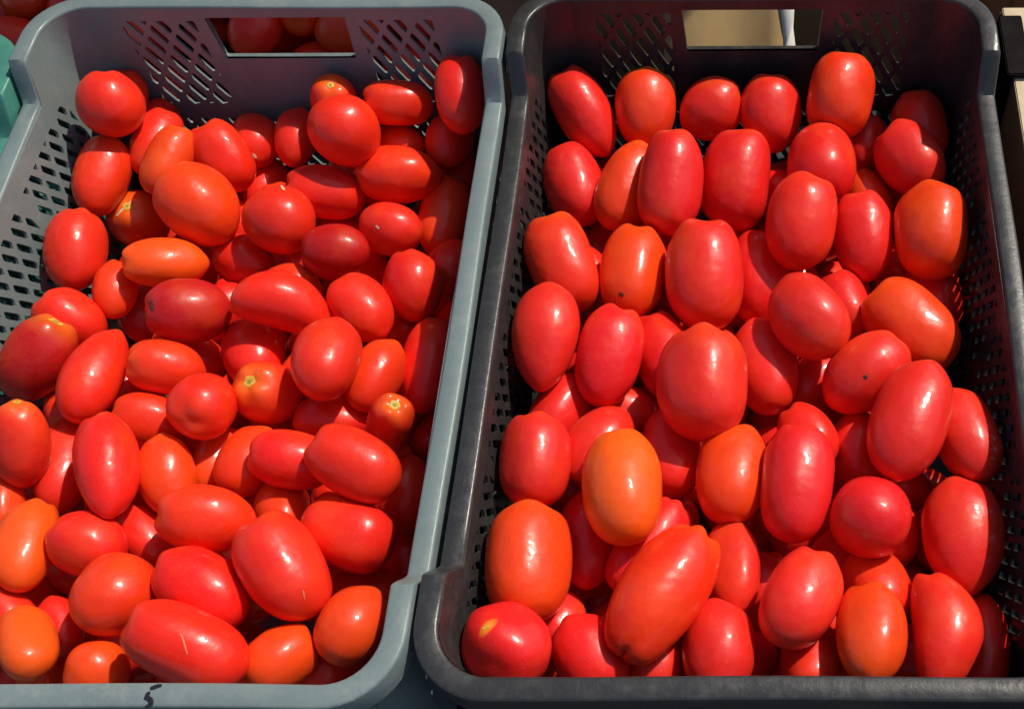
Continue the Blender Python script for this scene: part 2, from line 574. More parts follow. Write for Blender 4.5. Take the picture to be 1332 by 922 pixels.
def scar_on(o, g, rng, r=.15, name="stem_scar", mat=M_SCAR, core=True):
    """a little star of dry flesh following the skin at the stem pole"""
    nu = 20
    v, f = [], []
    c = g(0.001, 0); v.append(c + Vector((0, 0, .0006)))
    for i, k in enumerate((.45, .8, 1.0)):
        for j in range(nu):
            star = 1 - (.22 if j % 4 == 2 else .12 if j % 2 else 0) * (i > 0) * rng.uniform(.5, 1.1)
            p = g(max(.002, r * k * star), 2 * math.pi * j / nu)
            v.append(p + p.normalized() * (.0007 - .0004 * (i == 2)))
    for j in range(nu):
        f.append((0, 1 + j, 1 + (j + 1) % nu))
        for i in range(2):
            a = 1 + i * nu + j; b_ = 1 + i * nu + (j + 1) % nu
            f.append((a, a + nu, b_ + nu, b_))
    s_ = link(name, mesh(name, v, f), mat, o)
    if core:
        v = [c + Vector((0, 0, .0011))] + [g(r * .28, 2 * math.pi * j / 10) + Vector((0, 0, .0009)) for j in range(10)]
        link("scar_core", mesh("scar_core", v, [(0, 1 + j, 1 + (j + 1) % 10) for j in range(10)]), M_SCARCORE, s_)

def tomato(p, ax, A, B, shape, col, label, group, seed, flag="", crown=.25, nu=36, nv=24):
    rng = random.Random(seed)
    g = tomato_shape(A, B, shape, rng)
    roll = rng.uniform(0, 6.28)
    if shape in ('bean', 'cleft'): roll = 0.0
    me = tomato_mesh(g, nu, nv, A)
    o = link("plum_tomato", me, M_TOM)
    az = Vector(ax).normalized()
    toc = (cam.location - Vector(p)).normalized()
    yy = (toc - az * toc.dot(az)).normalized() if abs(toc.dot(az)) < .98 else az.orthogonal().normalized()
    xx = yy.cross(az)
    m = Matrix((xx, yy, az)).transposed()
    m = m @ Matrix.Rotation(roll, 3, 'Z')
    o.matrix_world = Matrix.Translation(p) @ m.to_4x4()
    j = lambda s: 1 + rng.uniform(-s, s)
    c = COLS[col]
    if group.endswith('black crate') and col == 'r': c = (.74, .018, .013)
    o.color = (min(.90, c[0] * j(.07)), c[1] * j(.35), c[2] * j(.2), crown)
    tag(o, label, "tomato", group)
    if flag == 's': scar_on(o, g, rng)
    if flag == 'w': scar_on(o, g, rng, .12, "dry_tip", M_CORK, False)
    return o, g

def on_skin(o, pts, name, mat, w, lift=.0003):
    """a thin mark following the skin through points given in the tomato's own coordinates (found with a ray from above)"""
    me = o.data
    bvh = BVHTree.FromPolygons([v.co for v in me.vertices], [p.vertices for p in me.polygons])
    vv, ff = [], []
    hits = []
    for q, d in pts:
        h = bvh.ray_cast(q, d)
        if h[0] is not None: hits.append((h[0], h[1]))
    if len(hits) < 2: return
    for i, (h, nrm) in enumerate(hits):
        t = (hits[min(i + 1, len(hits) - 1)][0] - hits[max(0, i - 1)][0]).normalized()
        b_ = t.cross(nrm).normalized() * w * (math.sin(math.pi * (i + .6) / (len(hits) + .2)) ** .6)
        vv += [h + nrm * lift + b_, h + nrm * (lift + w * .25), h + nrm * lift - b_]
    for i in range(len(hits) - 1):
        a = i * 3
        ff += [(a, a + 1, a + 4, a + 3), (a + 1, a + 2, a + 5, a + 4)]
    return link(name, mesh(name, vv, ff), mat, o)

def streak(o, q, d, L, W):
    """unripe yellow flesh colour in a soft patch of the skin (where the ray q + t d meets it)"""
    me = o.data
    bvh = BVHTree.FromPolygons([v.co for v in me.vertices], [p.vertices for p in me.polygons])
    h, nrm, _, _ = bvh.ray_cast(q, d)
    if h is None: return
    t = nrm.cross(Vector((0, 0, 1))).normalized(); b_ = nrm.cross(t)
    at = me.attributes["crown"].data
    for v in me.vertices:
        r = v.co - h
        at[v.index].value = 1.25 * math.exp(-(r.dot(t) / L) ** 2 - (r.dot(b_) / W) ** 2 - (r.dot(nrm) / .02) ** 2)

GROUPS = {'L': "tomatoes heaped in the grey crate", 'R': "tomatoes heaped in the black crate"}
FILL = {'L': "red tomato lying deep in the gaps under the grey crate's top layer",
        'R': "red tomato lying deep in the gaps under the black crate's top layer"}

TOMATOES = [
('L1', (-0.5265, 0.7209, 0.1809), (-0.1495, 0.8604, 0.4872), 0.0272, 0.0264, 'round', 'r', 0.12, '',
 'round glossy tomato filling the back left corner of the grey crate'),
('L1b', (-0.5362, 0.7516, 0.1548), (0.0542, 0.9867, 0.1531), 0.0297, 0.0181, 'block', 'r', 0.12, '',
 "shaded tomato hidden behind the round one in the grey crate's back left corner"),
('L2', (-0.5431, 0.6767, 0.1412), (0.1056, 0.9626, 0.2497), 0.0361, 0.0216, 'oval', 'o', 0.28, '',
 "orange-red tomato leaning on the grey crate's left wall, nearest the back corner"),
('L3', (-0.5201, 0.7489, 0.1241), (0.1422, 0.9845, 0.1029), 0.0288, 0.0182, 'oval', 'r', 0.12, '',
 "dark shaded tomato against the grey crate's back wall, below its left slots"),
('L4', (-0.5065, 0.7166, 0.1383), (0.1740, 0.9819, 0.0746), 0.0334, 0.0194, 'block', 'r', 0.12, '',
 "bright red tomato half covered by an orange one, below the grey crate's left slots"),
('L5', (-0.4845, 0.6853, 0.1479), (0.3062, 0.9333, 0.1874), 0.0323, 0.0191, 'block', 'o', 0.28, '',
 'slim orange tomato leaning right, behind the big dimpled one in the grey crate'),
('L6', (-0.4451, 0.7027, 0.1332), (-0.4595, 0.7118, 0.5312), 0.0317, 0.0231, 'box', 'r', 0.12, '',
 "long red tomato tilted to the left, in front of the grey crate's handle hole"),
('L7', (-0.4326, 0.7406, 0.1132), (-0.2639, 0.9601, -0.0920), 0.0275, 0.0213, 'point', 'r', 0.12, '',
 'small tomato with a pale pointed tip, below the handle hole of the grey crate'),
('L8', (-0.3930, 0.7374, 0.1186), (0.0345, 0.9860, 0.1632), 0.0294, 0.0187, 'oval', 'r', 0.12, '',
 "plain red tomato tucked left of the big round one near the grey crate's back"),
('L9', (-0.3311, 0.7059, 0.1600), (-0.3148, 0.6713, -0.6710), 0.0314, 0.0305, 'round', 'r', 0.12, '',
 "big round tomato with two white glints, highest at the grey crate's back"),
('L10', (-0.3492, 0.7510, 0.1525), (0.1851, -0.1935, 0.9635), 0.0211, 0.0204, 'round', 'r', 0.55, 's',
 "small tomato showing its yellow stem scar by the grey crate's back wall"),
('L11', (-0.2923, 0.7471, 0.1490), (-0.9481, -0.1997, 0.2474), 0.0295, 0.0205, 'block', 'r', 0.12, '',
 "horizontal tomato under the right slots of the grey crate's back wall"),
('L12', (-0.2316, 0.7348, 0.1677), (-0.0636, 0.9651, 0.2541), 0.0351, 0.0222, 'block', 'r', 0.12, '',
 "big shaded tomato upright in the grey crate's back right corner"),
('L13', (-0.2534, 0.7330, 0.1157), (0.2198, 0.9748, -0.0372), 0.0294, 0.0212, 'oval', 'r', 0.12, '',
 "dark tomato in shade below the one filling the grey crate's back right corner"),
('L13b', (-0.2565, 0.7274, 0.0788), (0.1132, 0.9834, 0.1418), 0.0329, 0.0194, 'oval', 'r', 0.12, '',
 "dark tomato deep in shade between the orange-red ones and the grey crate's right wall"),
('L14', (-0.3004, 0.7323, 0.1117), (-0.9770, 0.1865, -0.1032), 0.0251, 0.0199, 'oval', 'o', 0.28, '',
 'orange-red tomato peeking out above the larger horizontal pointed one in the grey crate'),
('L15', (-0.2924, 0.6899, 0.1199), (-0.9861, -0.0750, 0.1480), 0.0373, 0.0254, 'point', 'o', 0.28, '',
 "orange-red horizontal tomato with its tip pointing at the grey crate's right wall"),
('L16', (-0.3551, 0.6725, 0.1180), (-0.9293, -0.1071, 0.3534), 0.0328, 0.0235, 'oval', 'r', 0.12, '',
 'smooth red horizontal tomato whose right end goes under the orange-red pointed one'),
('L17', (-0.4474, 0.6369, 0.1456), (-0.6011, 0.6506, 0.4641), 0.0364, 0.0305, 'oval', 'o', 0.28, '',
 'big orange-red tomato with a dimple, lying diagonally in the grey crate'),
('L18', (-0.5268, 0.6631, 0.0992), (0.1076, -0.2006, 0.9738), 0.0260, 0.0253, 'round', 'o', 0.55, 's',
 'round tomato crossed by a shadow, with a small scar, left of the big dimpled one'),
('L19', (-0.3808, 0.6274, 0.1352), (-0.3584, 0.8727, -0.3316), 0.0301, 0.0292, 'knob', 'r', 0.12, '',
 'tomato with a small knob on top, right of the big dimpled one'),
('L20', (-0.4313, 0.7136, 0.0823), (0.3226, 0.9463, 0.0190), 0.0289, 0.0181, 'point', 'r', 0.12, '',
 'pointed tomato peeking out behind the tomato with the knob on top'),
('L21', (-0.2900, 0.6263, 0.1220), (-0.9369, 0.3002, -0.1793), 0.0273, 0.0223, 'oval', 'r', 0.12, '',
 'tomato with one tiny white speck, below the orange-red pointed one in the grey crate'),
('L22', (-0.2574, 0.6649, 0.0886), (0.1156, 0.9882, 0.1003), 0.0397, 0.0219, 'block', 'o', 0.28, '',
 "orange tomato half in shade standing against the grey crate's right wall"),
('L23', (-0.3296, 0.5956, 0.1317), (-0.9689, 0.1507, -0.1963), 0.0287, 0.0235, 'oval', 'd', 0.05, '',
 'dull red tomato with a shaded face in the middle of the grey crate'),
('L24', (-0.4212, 0.6112, 0.1010), (-0.9009, 0.4340, 0.0047), 0.0265, 0.0233, 'oval', 'r', 0.12, '',
 'dark red tomato in a deep shaded gap at the middle of the grey crate'),
('L25', (-0.5440, 0.5968, 0.1406), (-0.0061, 0.9707, 0.2404), 0.0352, 0.0229, 'oval', 'r', 0.12, '',
 'upright red tomato leaning on the perforated left wall of the grey crate'),
('L26', (-0.4651, 0.5817, 0.1398), (-0.8599, -0.2977, 0.4146), 0.0322, 0.0207, 'point', 'y', 0.22, '',
 'bright orange tomato lying flat above the dark maroon one'),
('L27', (-0.5094, 0.5651, 0.1262), (-0.0666, 0.9963, 0.0550), 0.0263, 0.0171, 'oval', 'o', 0.28, '',
 'tomato partly covered by the bright orange flat one, left of the dark maroon one'),
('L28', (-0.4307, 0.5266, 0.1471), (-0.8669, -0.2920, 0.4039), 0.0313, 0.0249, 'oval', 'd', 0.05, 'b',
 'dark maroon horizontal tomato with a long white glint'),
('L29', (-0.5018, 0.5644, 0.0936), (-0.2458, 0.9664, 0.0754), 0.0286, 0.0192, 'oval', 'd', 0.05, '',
 'dark shaded tomato pressed against the left end of the maroon one'),
('L30', (-0.3547, 0.5275, 0.1504), (-0.8891, 0.0988, 0.4470), 0.0382, 0.0231, 'bean', 'r', 0.12, '',
 'long kidney shaped tomato right of the dark maroon one'),
('L31', (-0.3006, 0.5369, 0.1290), (-0.6013, 0.7597, 0.2474), 0.0306, 0.0233, 'point', 'r', 0.12, '',
 'pointed tomato slanting down to the right, touching the long kidney shaped one'),
('L32', (-0.2660, 0.5671, 0.1182), (-0.1661, 0.9244, 0.3434), 0.0302, 0.0248, 'round', 'r', 0.12, '',
 "tomato half lit and half in shade beside the grey crate's right wall"),
('L33', (-0.5317, 0.5288, 0.1346), (-0.6778, 0.3956, 0.6197), 0.0272, 0.0230, 'oval', 'r', 0.12, 'w',
 "tomato with a pale dry tip, low against the grey crate's left wall"),
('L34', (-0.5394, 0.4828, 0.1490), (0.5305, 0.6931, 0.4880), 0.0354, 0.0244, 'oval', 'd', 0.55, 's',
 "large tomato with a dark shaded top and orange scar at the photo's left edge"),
('L35', (-0.4898, 0.4675, 0.1491), (0.1046, 0.9913, -0.0798), 0.0417, 0.0208, 'pear', 'r', 0.12, '',
 'long pear shaped tomato slanting up right, beside the large dark topped one'),
('L36', (-0.4367, 0.4743, 0.1466), (-0.8637, -0.0883, 0.4961), 0.0274, 0.0213, 'point', 'o', 0.28, '',
 'orange horizontal tomato with its tip right, below the dark maroon one'),
('L37', (-0.3876, 0.5045, 0.1162), (-0.3654, 0.9144, -0.1741), 0.0349, 0.0242, 'oval', 'r', 0.12, '',
 'round tomato half in shade under the long kidney shaped one'),
('L38', (-0.3952, 0.4330, 0.1572), (-0.0693, -0.8161, 0.5738), 0.0265, 0.0236, 'point', 'r', 0.12, '',
 'round tomato with a nub at its upper right, below the orange horizontal one'),
('L39', (-0.3608, 0.4567, 0.1327), (-0.1519, -0.1818, 0.9715), 0.0274, 0.0242, 'oval', 'r', 0.55, 's',
 'tomato with a yellow scar on its left and right half shaded'),
('L40', (-0.3079, 0.4676, 0.1613), (0.0025, 0.9804, -0.1969), 0.0348, 0.0246, 'oval', 'r', 0.12, '',
 'large smooth egg shaped tomato right of the yellow scarred one in the grey crate'),
('L41', (-0.2824, 0.4746, 0.1259), (0.2611, 0.9623, -0.0763), 0.0323, 0.0208, 'oval', 'o', 0.28, '',
 'slim orange-red tomato leaning against the large egg shaped one'),
('L42', (-0.2491, 0.4986, 0.1005), (0.0597, 0.9981, -0.0144), 0.0434, 0.0230, 'oval', 'r', 0.12, '',
 "long tomato in full shade under the grey crate's right rim"),
('L43', (-0.3149, 0.4436, 0.1121), (-0.9687, -0.0637, 0.2398), 0.0296, 0.0187, 'oval', 'r', 0.12, '',
 'horizontal tomato half hidden above the two crossed oval ones in the grey crate'),
('L44', (-0.2625, 0.4250, 0.1333), (0.3724, 0.0219, 0.9278), 0.0341, 0.0173, 'block', 'r', 0.55, 's',
 "tomato facing up with a star shaped pale scar near the grey crate's right side"),
('L45', (-0.4476, 0.4353, 0.1317), (-0.9081, 0.1163, 0.4023), 0.0263, 0.0216, 'oval', 'o', 0.28, '',
 'orange tomato half buried under the round one with the nub'),
('L46', (-0.3248, 0.3899, 0.1481), (-0.9530, 0.0839, 0.2911), 0.0296, 0.0219, 'oval', 'r', 0.12, '',
 'smooth oval tomato covered at its right end by a larger slanting oval'),
('L47', (-0.2733, 0.3779, 0.1597), (-0.8431, 0.4887, 0.2245), 0.0338, 0.0243, 'block', 'r', 0.12, '',
 'large slanting oval tomato below the one with the star shaped scar'),
('L48', (-0.3656, 0.3978, 0.1318), (0.2554, 0.9555, -0.1478), 0.0290, 0.0213, 'oval', 'o', 0.28, '',
 'orange tomato with shaded right half, behind the smooth oval one'),
('L49', (-0.5188, 0.4002, 0.1628), (0.1341, 0.6865, 0.7147), 0.0328, 0.0188, 'oval', 'r', 0.55, 's',
 "upright tomato with a yellow scar on top at the photo's left edge"),
('L50', (-0.5076, 0.4022, 0.1235), (-0.0965, 0.9926, -0.0740), 0.0394, 0.0207, 'block', 'r', 0.12, '',
 'long tomato between the yellow topped edge one and the blunt upright one'),
('L51', (-0.4496, 0.3788, 0.1646), (-0.3061, 0.9518, 0.0201), 0.0419, 0.0215, 'pointlong', 'r', 0.12, '',
 'large blunt upright tomato narrowing downward, at left of the grey crate'),
('L52', (-0.4176, 0.3818, 0.1421), (-0.2777, 0.9417, 0.1900), 0.0318, 0.0196, 'oval', 'o', 0.28, '',
 'upright orange-red tomato right of the large blunt upright one'),
('L53', (-0.3974, 0.4072, 0.1173), (0.2061, 0.9659, -0.1568), 0.0287, 0.0171, 'oval', 'o', 0.28, '',
 'thin lit strip of tomato between two orange-red ones in the grey crate'),
('L54', (-0.3720, 0.3387, 0.1584), (-0.9364, 0.0095, 0.3508), 0.0324, 0.0235, 'oval', 'o', 0.28, '',
 'large horizontal tomato with one bright round glint, at front of the grey crate'),
('L55', (-0.3366, 0.3627, 0.1220), (-0.3222, 0.8838, -0.3393), 0.0289, 0.0195, 'oval', 'o', 0.28, '',
 "small lit tomato half in shade between three large ones near the grey crate's front"),
('L56', (-0.2794, 0.3354, 0.1333), (-0.8837, 0.4447, -0.1458), 0.0336, 0.0265, 'box', 'r', 0.12, '',
 "plump horizontal tomato in the grey crate's front right, below the slanting oval"),
('L57', (-0.3112, 0.2995, 0.1587), (-0.5441, 0.8079, 0.2265), 0.0391, 0.0272, 'block', 'r', 0.12, 'c',
 'huge tomato with a small scratch near its lower end'),
('L58', (-0.4989, 0.3242, 0.1518), (-0.1131, 0.9856, -0.1257), 0.0349, 0.0192, 'oval', 'y', 0.22, '',
 "speckled orange tomato leaning right at the photo's left edge"),
('L59', (-0.5362, 0.3655, 0.1377), (-0.3193, 0.9477, 0.0010), 0.0247, 0.0150, 'oval', 'y', 0.22, '',
 "sliver of orange tomato cut by the photo's left edge"),
('L60', (-0.4559, 0.3251, 0.1506), (-0.9177, 0.3771, 0.1249), 0.0261, 0.0226, 'oval', 'r', 0.12, '',
 'plain round-ended red tomato beside the speckled orange one'),
('L61', (-0.3653, 0.2868, 0.1562), (-0.7866, 0.5689, 0.2400), 0.0347, 0.0233, 'oval', 'r', 0.12, '',
 'large slanting tomato with a shaded lower right end, left of the scratched one'),
('L62', (-0.4230, 0.2824, 0.1593), (0.0014, 0.8220, -0.5694), 0.0294, 0.0270, 'oval', 'o', 0.28, '',
 "large orange-red tomato near the grey crate's front left"),
('L63', (-0.4306, 0.3401, 0.1235), (-0.6141, 0.7706, 0.1705), 0.0279, 0.0182, 'oval', 'r', 0.12, '',
 'tomato lit only on a small triangle, under the large horizontal one'),
('L64', (-0.3576, 0.2407, 0.1722), (-0.8654, 0.4182, 0.2760), 0.0401, 0.0245, 'block', 'r', 0.12, 'c',
 "biggest tomato of all, with a pale scratch, behind the grey crate's front rim"),
('L65', (-0.3105, 0.2417, 0.1417), (0.5241, 0.7684, -0.3673), 0.0249, 0.0211, 'block', 'y', 0.22, '',
 "orange tomato touching the grey crate's front rim under the scratched one"),
('L66', (-0.2654, 0.2644, 0.1383), (0.3703, 0.8686, -0.3291), 0.0287, 0.0234, 'oval', 'o', 0.28, '',
 "tomato cut by a slanting shadow in the grey crate's front right corner"),
('L67', (-0.4738, 0.2513, 0.1571), (-0.5168, 0.8035, -0.2954), 0.0285, 0.0175, 'box', 'y', 0.22, '',
 "orange tomato with a yellowish top at the grey crate's front left"),
('L68', (-0.4281, 0.2349, 0.1478), (-0.2594, -0.3382, -0.9046), 0.0208, 0.0202, 'oval', 'y', 0.22, '',
 "orange tomato mostly hidden by the grey crate's front rim, left of the biggest"),
('L69', (-0.5036, 0.2784, 0.1399), (-0.7151, 0.6172, 0.3282), 0.0219, 0.0155, 'oval', 'r', 0.12, '',
 'red tomato cut by the left edge, above the orange one with yellowish top'),
('L70', (-0.4719, 0.2725, 0.1309), (-0.5099, 0.8600, 0.0169), 0.0221, 0.0135, 'block', 'r', 0.12, '',
 "narrow piece of red tomato in the dark gap at the grey crate's front left"),
('R1', (-0.1267, 0.7316, 0.1450), (-0.4472, 0.7902, 0.4191), 0.0425, 0.0252, 'pointlong', 'r', 0.12, '',
 "pear shaped tomato with its point down right, in the black crate's back left corner"),
('R2', (-0.0722, 0.7337, 0.1469), (0.0189, 0.9164, 0.3998), 0.0343, 0.0272, 'block', 'o', 0.95, 't',
 "upright tomato with an orange crown against the black crate's back wall"),
('R3', (-0.0150, 0.7368, 0.1427), (0.8104, 0.5078, 0.2923), 0.0305, 0.0267, 'round', 'r', 0.12, '',
 "round red tomato below the left part of the black crate's handle hole"),
('R4', (0.0388, 0.7291, 0.1413), (-0.0804, 0.9168, 0.3912), 0.0345, 0.0273, 'oval', 'r', 0.12, '',
 "upright oval tomato below the right part of the black crate's handle hole"),
('R5', (0.0985, 0.7288, 0.1614), (0.2172, 0.9097, 0.3539), 0.0364, 0.0295, 'box', 'o', 0.28, '',
 "tall orange-red tomato standing highest at the black crate's back"),
('R6', (0.1743, 0.7274, 0.1210), (-0.1453, 0.9731, 0.1788), 0.0332, 0.0251, 'block', 'r', 0.12, '',
 "dark tomato in deep shade in the black crate's back right corner"),
('R7', (0.1242, 0.7276, 0.1014), (0.2717, 0.9371, 0.2191), 0.0278, 0.0198, 'block', 'r', 0.12, '',
 'small red tomato wedged just under the tall orange-red one'),
('R8', (0.1595, 0.6782, 0.1329), (-0.4644, 0.8814, 0.0860), 0.0357, 0.0266, 'block', 'r', 0.12, '',
 "tomato with a jagged zigzag shadow edge near the black crate's right wall"),
('R9', (-0.1341, 0.6631, 0.1294), (-0.2747, 0.9396, 0.2044), 0.0370, 0.0253, 'box', 'r', 0.12, '',
 'tomato with a faceted shaded face below the pear shaped one'),
('R10', (-0.0877, 0.6517, 0.1371), (0.3754, 0.9198, 0.1144), 0.0418, 0.0253, 'block', 'o', 0.28, '',
 'orange tomato half hidden behind the tall blunt one, black crate back left'),
('R11', (-0.0489, 0.6340, 0.1612), (0.0914, 0.9379, 0.3345), 0.0438, 0.0267, 'box', 'r', 0.12, 'p',
 "tall blunt tomato, left one of the upright pair near the black crate's back"),
('R12', (0.0063, 0.6544, 0.1381), (0.1299, 0.9318, 0.3388), 0.0435, 0.0303, 'box', 'r', 0.12, '',
 "wide blunt tomato, right one of the upright pair near the black crate's back"),
('R13', (0.0796, 0.6645, 0.1457), (0.0915, 0.9759, -0.1980), 0.0363, 0.0296, 'box', 'r', 0.12, '',
 'square shouldered tomato below the tall orange-red one'),
('R14', (0.0574, 0.5933, 0.1545), (0.2288, 0.9223, 0.3116), 0.0395, 0.0289, 'block', 'r', 0.12, '',
 'glossy egg shaped tomato below the square shouldered one'),
('R15', (0.1105, 0.5930, 0.1341), (0.0034, 0.9567, 0.2909), 0.0383, 0.0248, 'block', 'r', 0.12, '',
 'narrow upright tomato right of the glossy egg shaped one'),
('R16', (0.1654, 0.5864, 0.1484), (0.0300, 0.9767, 0.2127), 0.0396, 0.0304, 'box', 'o', 0.28, '',
 "wide tomato with puckered glints beside the black crate's right wall"),
('R17', (0.1239, 0.6623, 0.0988), (-0.2576, 0.9595, 0.1141), 0.0305, 0.0216, 'oval', 'o', 0.28, '',
 'dull orange tomato peeking out above the narrow upright one'),
('R18', (-0.1350, 0.5568, 0.1559), (-0.3152, 0.8952, 0.3151), 0.0408, 0.0263, 'box', 'o', 0.28, '',
 "tall orange-red tomato tilted left against the black crate's left wall"),
('R19', (-0.0805, 0.5554, 0.1436), (0.1158, 0.9899, 0.0821), 0.0404, 0.0266, 'block', 'o', 0.28, 'b',
 'tomato with a dark dot near its lower end and a shadow on its right'),
('R20', (-0.0206, 0.5419, 0.1546), (-0.0107, 0.9644, 0.2644), 0.0452, 0.0317, 'block', 'r', 0.12, '',
 "large egg shaped tomato at the centre of the black crate's upper half"),
('R21', (0.0220, 0.5698, 0.1141), (0.0305, 0.9954, 0.0903), 0.0423, 0.0258, 'oval', 'r', 0.12, '',
 'tomato in full shade right of the large central egg shaped one'),
('R22', (-0.1421, 0.4781, 0.1668), (0.0744, 0.9778, 0.1960), 0.0426, 0.0252, 'pointlong', 'r', 0.12, '',
 "tall tomato with square shoulders in the second row by the black crate's left wall"),
('R23', (-0.0956, 0.4680, 0.1543), (0.1834, 0.9679, 0.1722), 0.0397, 0.0250, 'block', 'r', 0.12, '',
 'slim oval tomato with a long glint and fine creases'),
('R24', (-0.0558, 0.4817, 0.1327), (-0.2264, 0.9733, 0.0376), 0.0368, 0.0229, 'block', 'r', 0.12, '',
 'paler tomato partly behind the huge round one and the slim creased oval'),
('R25', (-0.0229, 0.4325, 0.1683), (0.0159, 0.9884, 0.1509), 0.0426, 0.0328, 'block', 'r', 0.12, '',
 'huge round-bodied tomato at the centre of the black crate'),
('R26', (0.0588, 0.4928, 0.1651), (-0.4110, 0.8855, -0.2167), 0.0383, 0.0292, 'oval', 'r', 0.12, '',
 'plump tomato leaning left, right of the large central egg shaped one'),
('R27', (0.0914, 0.5333, 0.1219), (-0.2404, 0.9698, 0.0404), 0.0286, 0.0212, 'block', 'r', 0.12, '',
 'small tomato pressed behind the plump left leaning one'),
('R28', (0.1417, 0.5015, 0.1336), (-0.6554, 0.7475, 0.1077), 0.0419, 0.0300, 'box', 'o', 0.28, '',
 "large orange-red tomato slanting down right by the black crate's right wall"),
('R29', (0.0985, 0.4476, 0.1525), (0.7777, 0.5880, 0.2223), 0.0367, 0.0272, 'oval', 'r', 0.12, 'b',
 'tomato with a small pit in its side, slanting up right'),
('R30', (0.1243, 0.3940, 0.1721), (0.3557, 0.9346, -0.0001), 0.0477, 0.0277, 'block', 'r', 0.12, '',
 "longest smooth red tomato, below the pitted one on the black crate's right"),
('R31', (0.1687, 0.3927, 0.1511), (-0.1766, 0.9804, -0.0874), 0.0378, 0.0232, 'block', 'r', 0.12, '',
 "tomato with shaded right edge low against the black crate's right wall"),
('R32', (0.0245, 0.4690, 0.1320), (-0.1134, 0.9935, 0.0088), 0.0392, 0.0252, 'block', 'r', 0.12, '',
 'tomato half hidden behind the huge round-bodied one, lit on a strip'),
('R33', (0.0617, 0.4683, 0.1063), (0.6860, 0.7272, 0.0233), 0.0280, 0.0209, 'block', 'r', 0.12, '',
 'small piece of tomato under the plump left leaning one'),
('R34', (-0.1439, 0.3759, 0.1621), (-0.0245, 0.9942, 0.1047), 0.0341, 0.0249, 'box', 'r', 0.12, '',
 'smooth blunt tomato standing alone in the left column, above the biggest orange-red one'),
('R35', (-0.1012, 0.3980, 0.1423), (-0.5192, -0.8527, -0.0576), 0.0348, 0.0238, 'point', 'r', 0.12, '',
 'tomato with a sharp tip at upper right, behind the bright orange one'),
('R36', (-0.0792, 0.3460, 0.1758), (-0.0708, 0.9934, -0.0905), 0.0423, 0.0275, 'oval', 'y', 0.22, '',
 'bright orange egg shaped tomato in the black crate'),
('R37', (-0.0035, 0.3667, 0.1483), (0.1384, 0.9865, -0.0877), 0.0377, 0.0261, 'block', 'o', 0.28, '',
 'orange-red tomato with a shadow along its right side, below the huge round one'),
('R38', (0.0417, 0.3513, 0.1632), (0.1133, 0.9901, 0.0829), 0.0424, 0.0254, 'box', 'r', 0.12, '',
 'tall round topped tomato that casts a shadow on its orange-red left neighbour'),
('R39', (0.0922, 0.3240, 0.1642), (0.1187, 0.4161, -0.9015), 0.0295, 0.0286, 'round', 'r', 0.12, '',
 "roundest tomato of the black crate's front right half"),
('R40', (0.1585, 0.3174, 0.1391), (0.0426, 0.9986, 0.0305), 0.0426, 0.0288, 'pointlong', 'r', 0.12, '',
 "tall flat topped tomato narrowing downward by the black crate's right wall"),
('R41', (-0.1436, 0.2959, 0.1641), (0.0040, 1.0000, 0.0088), 0.0417, 0.0292, 'box', 'o', 0.28, '',
 'biggest orange-red tomato at the front left of the black crate'),
('R42', (-0.1088, 0.3271, 0.1292), (-0.0688, 0.9882, -0.1367), 0.0383, 0.0224, 'oval', 'r', 0.12, '',
 'shaded tomato between the biggest orange-red one and the bright orange one'),
('R43', (-0.0645, 0.3169, 0.1390), (0.5831, 0.8124, -0.0050), 0.0388, 0.0206, 'block', 'r', 0.12, '',
 'slanted tomato half covered by the large cleft bottomed one'),
('R44', (-0.0513, 0.2690, 0.1736), (0.5167, 0.8555, -0.0334), 0.0500, 0.0278, 'cleft', 'o', 0.28, '',
 'very long orange-red tomato slanting up right with a cleft lower end'),
('R45', (-0.0041, 0.2986, 0.1410), (-0.0562, 0.9845, -0.1663), 0.0361, 0.0198, 'facet', 'r', 0.12, '',
 'faceted crimson tomato right of the very long cleft one'),
('R46', (0.0399, 0.2639, 0.1676), (0.4373, 0.8834, -0.1684), 0.0355, 0.0252, 'block', 'r', 0.12, '',
 'crimson oval tomato slanting up right at the front of the black crate'),
('R47', (0.0953, 0.2845, 0.1327), (-0.2323, 0.8613, -0.4519), 0.0291, 0.0230, 'block', 'o', 0.28, '',
 'orange tomato half in shade under the roundest one'),
('R48', (-0.1489, 0.2329, 0.1806), (-0.7293, 0.6458, -0.2259), 0.0289, 0.0254, 'lobed', 'r', 0.12, 'y',
 "lobed tomato with a yellow streak in the black crate's front left corner"),
('R49', (-0.1010, 0.2352, 0.1526), (-0.5379, 0.8429, 0.0157), 0.0320, 0.0238, 'knob', 'r', 0.12, '',
 'pinkish tomato with a knobbly top beside the lobed one'),
('R50', (-0.0154, 0.2357, 0.1544), (0.0358, 0.9700, -0.2405), 0.0328, 0.0248, 'oval', 'r', 0.12, '',
 'crimson tomato behind the front rim, below the faceted one'),
('R51', (0.0844, 0.2385, 0.1658), (0.0945, 0.9705, -0.2217), 0.0346, 0.0238, 'oval', 'o', 0.28, '',
 "orange tomato with a wide soft glint behind the black crate's front rim"),
('R52', (0.1338, 0.2447, 0.1496), (0.0575, 0.9971, -0.0499), 0.0411, 0.0237, 'bean', 'r', 0.12, '',
 "tall tomato with a wavy glint in the black crate's front right"),
('R53', (0.1651, 0.2431, 0.1244), (0.1108, 0.9675, -0.2274), 0.0371, 0.0186, 'block', 'r', 0.12, '',
 "shaded tomato dotted with light squares by the black crate's right wall"),
('R54', (0.0546, 0.4011, 0.1397), (-0.4562, 0.8874, -0.0661), 0.0276, 0.0206, 'point', 'r', 0.12, '',
 'tomato with a pointed tip peeking out above the tall round topped one'),
